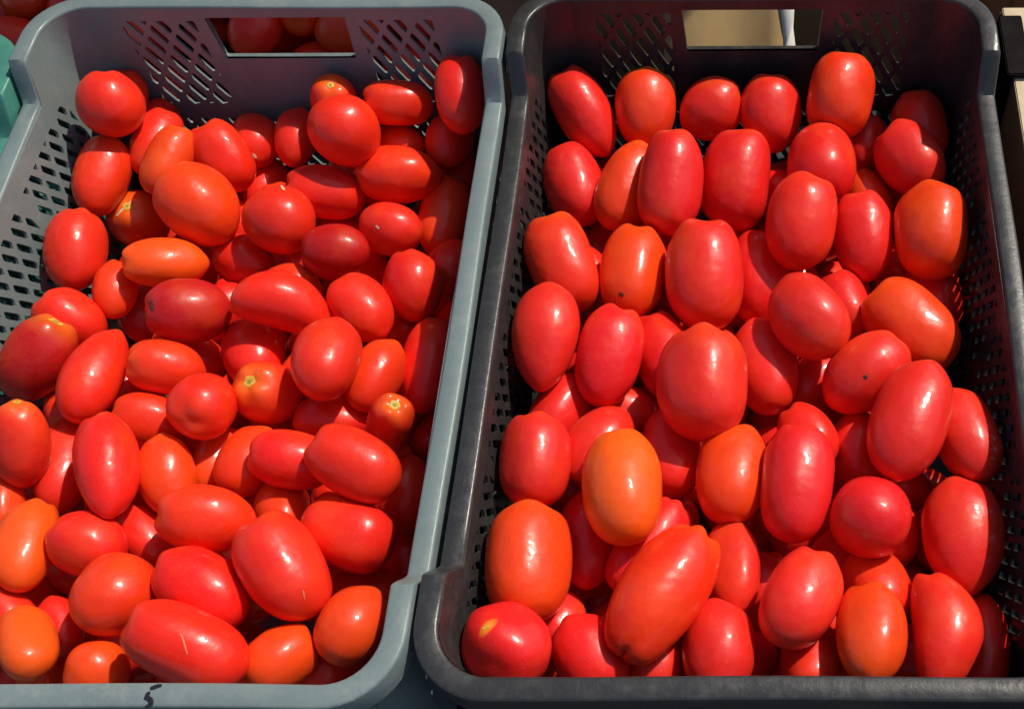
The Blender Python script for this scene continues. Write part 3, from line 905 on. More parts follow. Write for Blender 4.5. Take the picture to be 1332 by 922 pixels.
('R55', (0.1697, 0.5551, 0.1010), (-0.0592, 0.9969, 0.0527), 0.0365, 0.0241, 'block', 'r', 0.12, '',
 'dark tomato under the wide one with puckered glints'),
('R56', (-0.0490, 0.3973, 0.1262), (-0.0118, 0.9978, -0.0660), 0.0343, 0.0242, 'block', 'r', 0.12, '',
 'shaded tomato under the huge round-bodied one with a small lit patch'),
('R57', (0.0914, 0.3986, 0.1221), (0.0841, 0.9946, -0.0615), 0.0317, 0.0208, 'oval', 'r', 0.12, '',
 'dark red tomato in the gap left of the longest smooth one'),
('R58', (-0.1346, 0.4348, 0.1318), (0.3670, 0.9269, -0.0778), 0.0298, 0.0215, 'block', 'r', 0.12, '',
 'shadowed tomato between the blunt one and the tall one by the left wall'),
('R59', (0.0465, 0.2323, 0.1350), (0.0850, 0.9656, -0.2458), 0.0282, 0.0206, 'block', 'r', 0.12, '',
 'shaded tomato at the front rim between the crimson one and the orange one'),
('R60', (0.0749, 0.3194, 0.1102), (0.7590, 0.6477, -0.0656), 0.0267, 0.0200, 'block', 'r', 0.12, '',
 'dark tomato in the gap below left of the roundest one'),
('R61', (-0.0596, 0.2351, 0.1333), (-0.2194, 0.9096, -0.3528), 0.0277, 0.0216, 'block', 'r', 0.12, '',
 'shaded tomato under the cleft end of the very long one'),
('R62', (-0.1258, 0.2655, 0.1289), (0.1901, 0.9536, -0.2335), 0.0232, 0.0169, 'oval', 'r', 0.12, '',
 'thin piece of tomato between the biggest orange-red one and the pinkish one'),
('L71', (-0.2867, 0.2462, 0.1062), (0.6324, 0.6323, -0.4475), 0.0243, 0.0205, 'oval', 'r', 0.12, '',
 'shaded tomato by the front rim under the one cut by a slanting shadow'),
]
FILLERS = [
('L', (-0.4904, 0.7065, 0.0450), (-0.3428, -0.8975, 0.2774), 0.0315, 0.0222, ''),
('L', (-0.5272, 0.6235, 0.0749), (0.2064, -0.8997, 0.3845), 0.0275, 0.0202, 'dim tomato deep under the bright orange tomato lying flat above the dark maroon one'),
('L', (-0.5256, 0.4223, 0.0468), (0.5980, 0.7605, -0.2529), 0.0305, 0.0203, 'dim tomato deep under the large blunt upright tomato narrowing downward'),
('L', (-0.4340, 0.5627, 0.0978), (-0.6435, -0.7454, -0.1743), 0.0279, 0.0201, 'dim tomato deep under the dark maroon horizontal tomato with a long white glint'),
('L', (-0.3796, 0.2823, 0.0457), (0.7894, -0.4860, -0.3749), 0.0284, 0.0211, 'dim tomato deep under the biggest tomato of all'),
('L', (-0.4577, 0.6220, 0.0404), (-0.1889, -0.9351, 0.2999), 0.0286, 0.0197, 'dim tomato deep under the long kidney shaped tomato right of the dark maroon one'),
('L', (-0.3633, 0.3817, 0.0701), (-0.7713, 0.6365, -0.0022), 0.0266, 0.0207, 'dim tomato deep under the huge tomato with a small scratch near its lower end'),
('L', (-0.3054, 0.3823, 0.0850), (-0.6061, 0.7607, 0.2325), 0.0291, 0.0207, "dim tomato deep under the plump horizontal tomato in the grey crate's front right"),
('L', (-0.4032, 0.6316, 0.0574), (-0.0357, -0.9976, 0.0596), 0.0340, 0.0239, 'dim tomato deep under the tomato with a small knob on top'),
('L', (-0.4035, 0.5497, 0.0750), (-0.6326, 0.6645, -0.3977), 0.0294, 0.0200, 'dim tomato deep under the round tomato half in shade under the long kidney shaped one'),
('L', (-0.3151, 0.5495, 0.0324), (0.9481, 0.3132, 0.0542), 0.0284, 0.0211, 'dim tomato deep under the slim orange-red tomato leaning against the large egg shaped one'),
('L', (-0.3193, 0.3278, 0.0641), (-0.7177, -0.6207, -0.3155), 0.0334, 0.0231, 'dim tomato deep under the large slanting tomato with a shaded lower right end'),
('L', (-0.3273, 0.6831, 0.0510), (-0.8209, 0.4446, -0.3586), 0.0347, 0.0240, 'dim tomato deep under the tomato with one tiny white speck'),
('L', (-0.3890, 0.3327, 0.0947), (-0.8458, -0.2936, 0.4455), 0.0295, 0.0203, 'dim tomato deep under the large horizontal tomato with one bright round glint'),
('L', (-0.4300, 0.4928, 0.0413), (-0.9818, -0.0752, -0.1742), 0.0318, 0.0227, 'dim tomato deep under the round tomato with a nub at its upper right'),
('L', (-0.3461, 0.2489, 0.0862), (-0.6409, -0.7193, -0.2681), 0.0315, 0.0231, "dim tomato deep under the orange tomato mostly hidden by the grey crate's front rim"),
('L', (-0.5415, 0.3195, 0.0467), (-0.5967, 0.7094, -0.3752), 0.0266, 0.0203, 'dim tomato deep under the red tomato cut by the left edge'),
('L', (-0.2786, 0.3063, 0.0866), (-0.9499, -0.0672, 0.3053), 0.0341, 0.0229, 'dim tomato deep under the orange tomato with shaded right half'),
('L', (-0.4697, 0.2513, 0.0766), (-0.8938, -0.0037, -0.4485), 0.0285, 0.0215, ''),
('L', (-0.5238, 0.3011, 0.1068), (-0.7074, -0.5597, 0.4317), 0.0277, 0.0203, "dim tomato deep under the speckled orange tomato leaning right at the photo's left edge"),
('L', (-0.2582, 0.3886, 0.0886), (-0.1454, 0.9700, 0.1948), 0.0311, 0.0239, "dim tomato deep under the long tomato in full shade under the grey crate's right rim"),
('L', (-0.2880, 0.4339, 0.0691), (-0.9355, 0.3205, -0.1486), 0.0268, 0.0208, 'dim tomato deep under the pointed tomato slanting down to the right'),
('L', (-0.2639, 0.6089, 0.0552), (0.3542, -0.9352, 0.0018), 0.0304, 0.0225, 'dim tomato deep under the orange-red horizontal tomato'),
('L', (-0.5252, 0.5329, 0.0402), (0.3053, -0.9497, 0.0696), 0.0299, 0.0236, ''),
('L', (-0.3398, 0.5222, 0.1008), (-0.9169, 0.2815, -0.2829), 0.0273, 0.0199, 'dim tomato deep under the orange horizontal tomato'),
('L', (-0.3339, 0.6163, 0.0695), (-0.4085, -0.8260, 0.3885), 0.0353, 0.0241, 'dim tomato deep under the big round tomato with two white glints'),
('L', (-0.4833, 0.6207, 0.0791), (-0.9423, 0.0804, 0.3251), 0.0265, 0.0196, 'dim tomato deep under the big orange-red tomato with a dimple'),
('L', (-0.4493, 0.6671, 0.0886), (-0.5444, 0.8262, -0.1448), 0.0273, 0.0203, 'dim tomato deep under the long red tomato tilted to the left'),
('L', (-0.3756, 0.4770, 0.0656), (-0.4411, -0.8936, -0.0831), 0.0341, 0.0233, 'dim tomato deep under the upright orange-red tomato right of the large blunt upright one'),
('L', (-0.4520, 0.5661, 0.0433), (0.9333, -0.2568, 0.2511), 0.0302, 0.0230, 'dim tomato deep under the orange tomato half buried under the round one with the nub'),
('L', (-0.2856, 0.7045, 0.0439), (0.0425, 0.8917, -0.4506), 0.0276, 0.0199, "dim tomato deep under the big shaded tomato upright in the grey crate's back right corner"),
('L', (-0.5255, 0.2493, 0.0748), (-0.7901, 0.4159, 0.4503), 0.0291, 0.0201, "dim tomato deep under the large orange-red tomato near the grey crate's front left"),
('L', (-0.4299, 0.2618, 0.1116), (0.8649, 0.4407, 0.2401), 0.0281, 0.0207, 'dim tomato deep under the tomato lit only on a small triangle'),
('L', (-0.4856, 0.3045, 0.0719), (-0.5165, -0.8289, 0.2148), 0.0285, 0.0195, 'dim tomato deep under the plain round-ended red tomato beside the speckled orange one'),
('L', (-0.2923, 0.5676, 0.0667), (0.5049, -0.8132, 0.2894), 0.0304, 0.0225, 'dim tomato deep under the small tomato with a pale pointed tip'),
('L', (-0.5112, 0.4987, 0.0769), (-0.7713, -0.6347, -0.0475), 0.0312, 0.0222, 'dim tomato deep under the long pear shaped tomato slanting up right'),
('L', (-0.3567, 0.7327, 0.0765), (-0.2389, 0.9586, -0.1552), 0.0260, 0.0198, 'dim tomato deep under the slim orange tomato leaning right'),
('L', (-0.4682, 0.3819, 0.1147), (0.4111, -0.8364, -0.3626), 0.0274, 0.0206, 'dim tomato deep under the tomato with a pale dry tip'),
('L', (-0.5244, 0.6044, 0.0413), (-0.8021, -0.3787, 0.4618), 0.0324, 0.0217, 'dim tomato deep under the tomato partly covered by the bright orange flat one'),
('L', (-0.5304, 0.7031, 0.0378), (0.3627, -0.8347, -0.4144), 0.0267, 0.0205, 'dim tomato deep under the round tomato crossed by a shadow'),
('L', (-0.4280, 0.4556, 0.0998), (0.4148, -0.8972, -0.1516), 0.0271, 0.0205, "dim tomato deep under the orange-red tomato leaning on the grey crate's left wall"),
('L', (-0.3538, 0.3073, 0.0958), (0.7115, 0.6621, 0.2353), 0.0255, 0.0196, 'dim tomato deep under the bright red tomato half covered by an orange one'),
('L', (-0.4520, 0.5183, 0.0937), (-0.9239, 0.3599, 0.1298), 0.0326, 0.0228, "dim tomato deep under the dark shaded tomato against the grey crate's back wall"),
('L', (-0.3958, 0.7265, 0.0595), (0.7291, -0.5446, 0.4146), 0.0297, 0.0225, ''),
('L', (-0.2931, 0.4829, 0.0700), (-0.8487, 0.4716, 0.2392), 0.0328, 0.0245, ''),
('L', (-0.4928, 0.3304, 0.1022), (-0.6273, 0.7737, 0.0890), 0.0250, 0.0197, ''),
('L', (-0.5285, 0.7377, 0.0688), (-0.6737, 0.6582, -0.3360), 0.0305, 0.0243, ''),
('L', (-0.5319, 0.3486, 0.0750), (-0.8452, 0.3764, 0.3794), 0.0274, 0.0209, ''),
('L', (-0.2625, 0.3463, 0.0436), (-0.1656, 0.9083, 0.3840), 0.0313, 0.0223, ''),
('L', (-0.3614, 0.4269, 0.0864), (0.7583, 0.6377, -0.1354), 0.0316, 0.0223, ''),
('L', (-0.2785, 0.6530, 0.0332), (-0.8817, -0.3474, 0.3192), 0.0309, 0.0219, ''),
('L', (-0.3965, 0.6647, 0.0991), (-0.4167, 0.8327, 0.3647), 0.0299, 0.0201, ''),
('L', (-0.3779, 0.5724, 0.1058), (0.9114, -0.0470, 0.4088), 0.0307, 0.0232, ''),
('L', (-0.4504, 0.7363, 0.0439), (0.1602, -0.8738, 0.4592), 0.0284, 0.0212, ''),
('L', (-0.4452, 0.2784, 0.0431), (-0.8531, -0.3080, 0.4213), 0.0332, 0.0236, ''),
('L', (-0.2527, 0.4659, 0.0435), (0.2942, 0.8311, -0.4720), 0.0293, 0.0202, ''),
('L', (-0.2412, 0.5650, 0.0604), (0.4525, 0.8885, -0.0761), 0.0274, 0.0213, ''),
('L', (-0.5342, 0.3743, 0.0407), (-0.7344, -0.6616, -0.1513), 0.0251, 0.0198, ''),
('L', (-0.5245, 0.6620, 0.0464), (0.9610, -0.1802, -0.2097), 0.0257, 0.0204, ''),
('L', (-0.2450, 0.6934, 0.0503), (0.7556, 0.6379, 0.1492), 0.0302, 0.0234, ''),
('L', (-0.4878, 0.4824, 0.1128), (0.3774, -0.8864, 0.2681), 0.0256, 0.0195, ''),
('L', (-0.3966, 0.5852, 0.0342), (-0.5347, -0.8362, -0.1215), 0.0306, 0.0210, ''),
('L', (-0.4985, 0.2624, 0.1037), (0.3844, -0.9215, 0.0560), 0.0292, 0.0196, ''),
('L', (-0.3158, 0.7063, 0.0838), (0.9861, -0.0180, 0.1652), 0.0257, 0.0198, ''),
('L', (-0.3824, 0.2539, 0.1159), (0.0448, -0.8898, -0.4542), 0.0316, 0.0243, ''),
('L', (-0.5399, 0.5311, 0.0920), (-0.2217, 0.8815, -0.4169), 0.0274, 0.0196, ''),
('L', (-0.3311, 0.5656, 0.0886), (-0.7163, -0.5538, -0.4247), 0.0324, 0.0219, ''),
('L', (-0.2433, 0.6111, 0.0900), (-0.2489, -0.9312, 0.2664), 0.0266, 0.0205, ''),
('L', (-0.4682, 0.5254, 0.0457), (-0.9527, 0.2889, -0.0948), 0.0314, 0.0211, ''),
('L', (-0.4742, 0.6653, 0.0474), (0.8455, 0.2793, 0.4551), 0.0259, 0.0201, ''),
('L', (-0.3378, 0.4819, 0.1065), (-0.6643, 0.6300, 0.4022), 0.0285, 0.0197, ''),
('L', (-0.5407, 0.3813, 0.1028), (-0.8325, 0.5501, -0.0664), 0.0258, 0.0200, ''),
('L', (-0.3544, 0.7257, 0.0334), (0.6694, 0.7367, -0.0956), 0.0327, 0.0221, ''),
('L', (-0.5244, 0.4612, 0.1124), (0.3491, -0.9224, 0.1650), 0.0275, 0.0198, ''),
('L', (-0.2502, 0.2646, 0.0874), (-0.0489, 0.9234, -0.3808), 0.0283, 0.0226, ''),
('L', (-0.3599, 0.6625, 0.0712), (0.6211, -0.7103, 0.3314), 0.0286, 0.0214, ''),
('L', (-0.2981, 0.6553, 0.0857), (0.0344, -0.9608, 0.2753), 0.0286, 0.0204, ''),
('L', (-0.4356, 0.4383, 0.0617), (-0.7596, -0.6193, -0.1987), 0.0259, 0.0205, ''),
('L', (-0.5418, 0.2662, 0.1625), (-0.8995, -0.3994, -0.1773), 0.0294, 0.0220, ''),
('L', (-0.4181, 0.5373, 0.0325), (0.8366, 0.4219, 0.3495), 0.0274, 0.0208, ''),
('L', (-0.2481, 0.7353, 0.0318), (-0.9722, -0.2088, -0.1061), 0.0312, 0.0210, ''),
('L', (-0.3713, 0.6209, 0.0905), (0.1885, -0.9169, 0.3518), 0.0254, 0.0199, ''),
('R', (-0.0581, 0.7033, 0.0413), (-0.9222, 0.0965, -0.3745), 0.0340, 0.0244, 'dim tomato deep under the tall blunt tomato'),
('R', (-0.0725, 0.4599, 0.0789), (0.5994, 0.7715, 0.2133), 0.0258, 0.0202, 'dim tomato deep under the tomato with a sharp tip at upper right'),
('R', (0.1145, 0.3390, 0.1066), (0.0312, -0.9964, 0.0784), 0.0274, 0.0202, "dim tomato deep under the roundest tomato of the black crate's front right half"),
('R', (0.1570, 0.7095, 0.0799), (0.7391, -0.6736, 0.0097), 0.0297, 0.0220, 'dim tomato deep under the dull orange tomato peeking out above the narrow upright one'),
('R', (-0.0089, 0.3728, 0.0831), (0.4496, -0.8803, 0.1517), 0.0274, 0.0201, 'dim tomato deep under the orange-red tomato with a shadow along its right side'),
('R', (-0.0775, 0.5904, 0.0403), (-0.9758, -0.1581, 0.1507), 0.0311, 0.0215, 'dim tomato deep under the slim oval tomato with a long glint and fine creases'),
('R', (0.0940, 0.6053, 0.0489), (-0.8290, -0.4432, 0.3410), 0.0350, 0.0243, 'dim tomato deep under the small tomato pressed behind the plump left leaning one'),
('R', (0.0494, 0.3455, 0.0967), (0.7967, 0.5865, 0.1458), 0.0275, 0.0200, 'dim tomato deep under the dark tomato in the gap below left of the roundest one'),
('R', (-0.1156, 0.4866, 0.0953), (0.7825, -0.6225, -0.0115), 0.0277, 0.0200, 'dim tomato deep under the smooth blunt tomato standing alone in the left column'),
('R', (0.1423, 0.4796, 0.0841), (-0.8113, 0.4570, 0.3647), 0.0317, 0.0228, ''),
('R', (0.0622, 0.4768, 0.0498), (0.3066, -0.9278, 0.2125), 0.0318, 0.0220, 'dim tomato deep under the small piece of tomato under the plump left leaning one'),
('R', (-0.0216, 0.5329, 0.0684), (0.6921, 0.6325, -0.3478), 0.0268, 0.0207, 'dim tomato deep under the huge round-bodied tomato at the centre of the black crate'),
('R', (-0.1125, 0.7195, 0.0617), (-0.3813, 0.8690, 0.3153), 0.0293, 0.0233, 'dim tomato deep under the orange tomato half hidden behind the tall blunt one'),
('R', (0.0439, 0.7044, 0.0697), (-0.7903, -0.5158, -0.3306), 0.0332, 0.0234, 'dim tomato deep under the glossy egg shaped tomato below the square shouldered one'),
('R', (-0.0654, 0.3148, 0.0975), (-0.5961, -0.7223, 0.3507), 0.0282, 0.0207, ''),
('R', (0.1097, 0.4506, 0.0782), (0.9432, -0.3319, -0.0174), 0.0290, 0.0211, 'dim tomato deep under the longest smooth red tomato'),
('R', (0.0682, 0.3936, 0.0616), (-0.7483, -0.6631, -0.0188), 0.0319, 0.0215, 'dim tomato deep under the orange tomato half in shade under the roundest one'),
('R', (0.0498, 0.6422, 0.0606), (-0.5059, 0.7755, 0.3777), 0.0307, 0.0235, 'dim tomato deep under the plump tomato leaning left'),
('R', (-0.0450, 0.5940, 0.1025), (0.9112, 0.3897, 0.1336), 0.0297, 0.0210, 'dim tomato deep under the wide blunt tomato'),
('R', (-0.0611, 0.6453, 0.0942), (-0.9445, 0.2816, -0.1692), 0.0304, 0.0205, 'dim tomato deep under the tomato with a faceted shaded face below the pear shaped one'),
('R', (0.0965, 0.5647, 0.0900), (-0.6130, -0.7758, -0.1497), 0.0257, 0.0204, 'dim tomato deep under the narrow upright tomato right of the glossy egg shaped one'),
('R', (-0.0908, 0.2754, 0.0928), (0.7981, 0.4673, -0.3804), 0.0262, 0.0201, 'dim tomato deep under the pinkish tomato with a knobbly top beside the lobed one'),
('R', (-0.1037, 0.3051, 0.0702), (0.7471, 0.6647, -0.0035), 0.0306, 0.0225, 'dim tomato deep under the slanted tomato half covered by the large cleft bottomed one'),
('R', (0.0185, 0.3591, 0.0564), (-0.7606, -0.4491, -0.4688), 0.0286, 0.0198, 'dim tomato deep under the faceted crimson tomato right of the very long cleft one'),
('R', (0.1519, 0.3932, 0.0586), (-0.8690, 0.4866, 0.0893), 0.0252, 0.0196, 'dim tomato deep under the tomato with a small pit in its side'),
('R', (0.0054, 0.2432, 0.0669), (-0.9017, -0.3577, -0.2429), 0.0274, 0.0217, 'dim tomato deep under the crimson tomato behind the front rim'),
('R', (-0.1308, 0.2588, 0.0690), (0.9214, 0.2959, -0.2518), 0.0308, 0.0206, 'dim tomato deep under the shaded tomato under the cleft end of the very long one'),
('R', (-0.0461, 0.3526, 0.0580), (0.1803, -0.9714, 0.1543), 0.0339, 0.0229, ''),
('R', (0.0292, 0.5012, 0.0932), (-0.8780, -0.4685, 0.0983), 0.0271, 0.0201, 'dim tomato deep under the tomato half hidden behind the huge round-bodied one'),
('R', (0.0738, 0.6236, 0.1017), (0.7148, 0.6123, -0.3378), 0.0327, 0.0245, 'dim tomato deep under the square shouldered tomato below the tall orange-red one'),
('R', (-0.0125, 0.4304, 0.0893), (0.0759, -0.9919, -0.1023), 0.0304, 0.0210, 'dim tomato deep under the bright orange egg shaped tomato in the black crate'),
('R', (-0.1171, 0.5210, 0.0669), (-0.9463, -0.2891, -0.1446), 0.0311, 0.0221, 'dim tomato deep under the pear shaped tomato'),
('R', (-0.0523, 0.3917, 0.0803), (0.6847, -0.5871, 0.4317), 0.0280, 0.0199, 'dim tomato deep under the dark tomato under the wide one with puckered glints'),
('R', (-0.1166, 0.6435, 0.0725), (-0.4117, -0.9083, 0.0742), 0.0286, 0.0198, 'dim tomato deep under the small red tomato wedged just under the tall orange-red one'),
('R', (-0.1235, 0.3810, 0.1056), (0.9364, -0.0221, -0.3502), 0.0279, 0.0219, "dim tomato deep under the wide tomato with puckered glints beside the black crate's right wall"),
('R', (0.1550, 0.6066, 0.0753), (-0.5569, -0.7375, 0.3819), 0.0358, 0.0241, "dim tomato deep under the tall orange-red tomato standing highest at the black crate's back"),
('R', (0.0348, 0.4488, 0.0693), (-0.0075, 0.8813, 0.4725), 0.0289, 0.0221, ''),
('R', (0.1226, 0.3064, 0.0639), (-0.9068, 0.0088, 0.4215), 0.0324, 0.0236, ''),
('R', (0.0583, 0.2621, 0.1058), (-0.5757, -0.6788, -0.4558), 0.0281, 0.0212, ''),
('R', (0.0903, 0.2371, 0.0645), (0.6594, -0.5911, -0.4646), 0.0338, 0.0236, ''),
('R', (0.1590, 0.6140, 0.0312), (0.9996, 0.0102, 0.0245), 0.0314, 0.0210, ''),
('R', (0.0849, 0.6503, 0.0331), (-0.4747, 0.8783, -0.0560), 0.0267, 0.0199, ''),
('R', (-0.1283, 0.5643, 0.0425), (0.2496, 0.9167, -0.3120), 0.0334, 0.0236, ''),
('R', (-0.0731, 0.5356, 0.0490), (0.3182, -0.9438, -0.0895), 0.0334, 0.0225, ''),
('R', (-0.0903, 0.5531, 0.0960), (0.7679, 0.5322, -0.3566), 0.0294, 0.0219, ''),
('R', (0.1274, 0.2419, 0.0961), (-0.8260, 0.4575, 0.3292), 0.0318, 0.0242, ''),
('R', (-0.0144, 0.4871, 0.1061), (-0.1216, 0.9890, -0.0841), 0.0347, 0.0235, ''),
('R', (0.0367, 0.4058, 0.0938), (-0.4700, 0.8498, -0.2387), 0.0314, 0.0238, ''),
('R', (0.1227, 0.3818, 0.0921), (-0.9444, 0.3283, -0.0158), 0.0298, 0.0205, ''),
('R', (-0.0173, 0.6895, 0.0949), (0.6681, -0.6462, -0.3689), 0.0289, 0.0229, ''),
('R', (0.0189, 0.2899, 0.1026), (-0.0693, 0.9422, 0.3277), 0.0337, 0.0234, ''),
('R', (-0.1258, 0.5860, 0.1111), (-0.6792, 0.6703, -0.2991), 0.0277, 0.0199, ''),
('R', (0.1491, 0.3379, 0.0928), (0.4589, -0.8614, 0.2176), 0.0274, 0.0199, ''),
('R', (0.1520, 0.7120, 0.0336), (0.7771, -0.4830, -0.4035), 0.0283, 0.0204, ''),
('R', (-0.0907, 0.4457, 0.1116), (0.9723, -0.1352, -0.1909), 0.0281, 0.0205, ''),
('R', (-0.0057, 0.6298, 0.0885), (0.6967, 0.7168, -0.0296), 0.0274, 0.0206, ''),
('R', (-0.1146, 0.6233, 0.0338), (-0.5991, 0.7792, 0.1842), 0.0247, 0.0196, ''),
('R', (-0.0305, 0.5647, 0.0338), (0.9828, 0.0783, 0.1669), 0.0304, 0.0232, ''),
('R', (0.1635, 0.5051, 0.0405), (-0.3756, 0.8262, 0.4199), 0.0255, 0.0203, ''),
('R', (-0.0555, 0.3566, 0.1011), (-0.9714, 0.1377, -0.1934), 0.0269, 0.0204, ''),
('R', (0.0005, 0.5736, 0.0734), (0.9986, -0.0509, 0.0162), 0.0311, 0.0217, ''),
('R', (0.0006, 0.2405, 0.1131), (0.7775, 0.4843, -0.4012), 0.0252, 0.0196, ''),
('R', (-0.1063, 0.6901, 0.0946), (0.3225, 0.9457, 0.0406), 0.0265, 0.0200, ''),
('R', (-0.0187, 0.3222, 0.0915), (0.8707, 0.2737, 0.4085), 0.0298, 0.0220, ''),
('R', (0.0558, 0.5774, 0.0875), (-0.1310, 0.9583, 0.2541), 0.0284, 0.0201, ''),
('R', (-0.1343, 0.3028, 0.1010), (0.9799, 0.1313, 0.1504), 0.0267, 0.0198, ''),
('R', (-0.0056, 0.4665, 0.0564), (-0.0139, -0.9689, 0.2470), 0.0277, 0.0204, ''),
('R', (0.0469, 0.6694, 0.0989), (0.4864, -0.8147, -0.3156), 0.0273, 0.0209, ''),
('R', (-0.0388, 0.5548, 0.1107), (0.8953, -0.3688, -0.2500), 0.0297, 0.0205, ''),
('R', (0.1476, 0.3492, 0.0452), (-0.5620, -0.7512, -0.3462), 0.0297, 0.0229, ''),
('R', (0.0351, 0.6742, 0.0321), (-0.8538, 0.5205, 0.0107), 0.0287, 0.0210, ''),
('R', (0.1513, 0.2815, 0.1005), (0.9779, -0.0209, -0.2079), 0.0246, 0.0196, ''),
('R', (0.0300, 0.2773, 0.0481), (0.8099, -0.5822, 0.0708), 0.0262, 0.0197, ''),
]
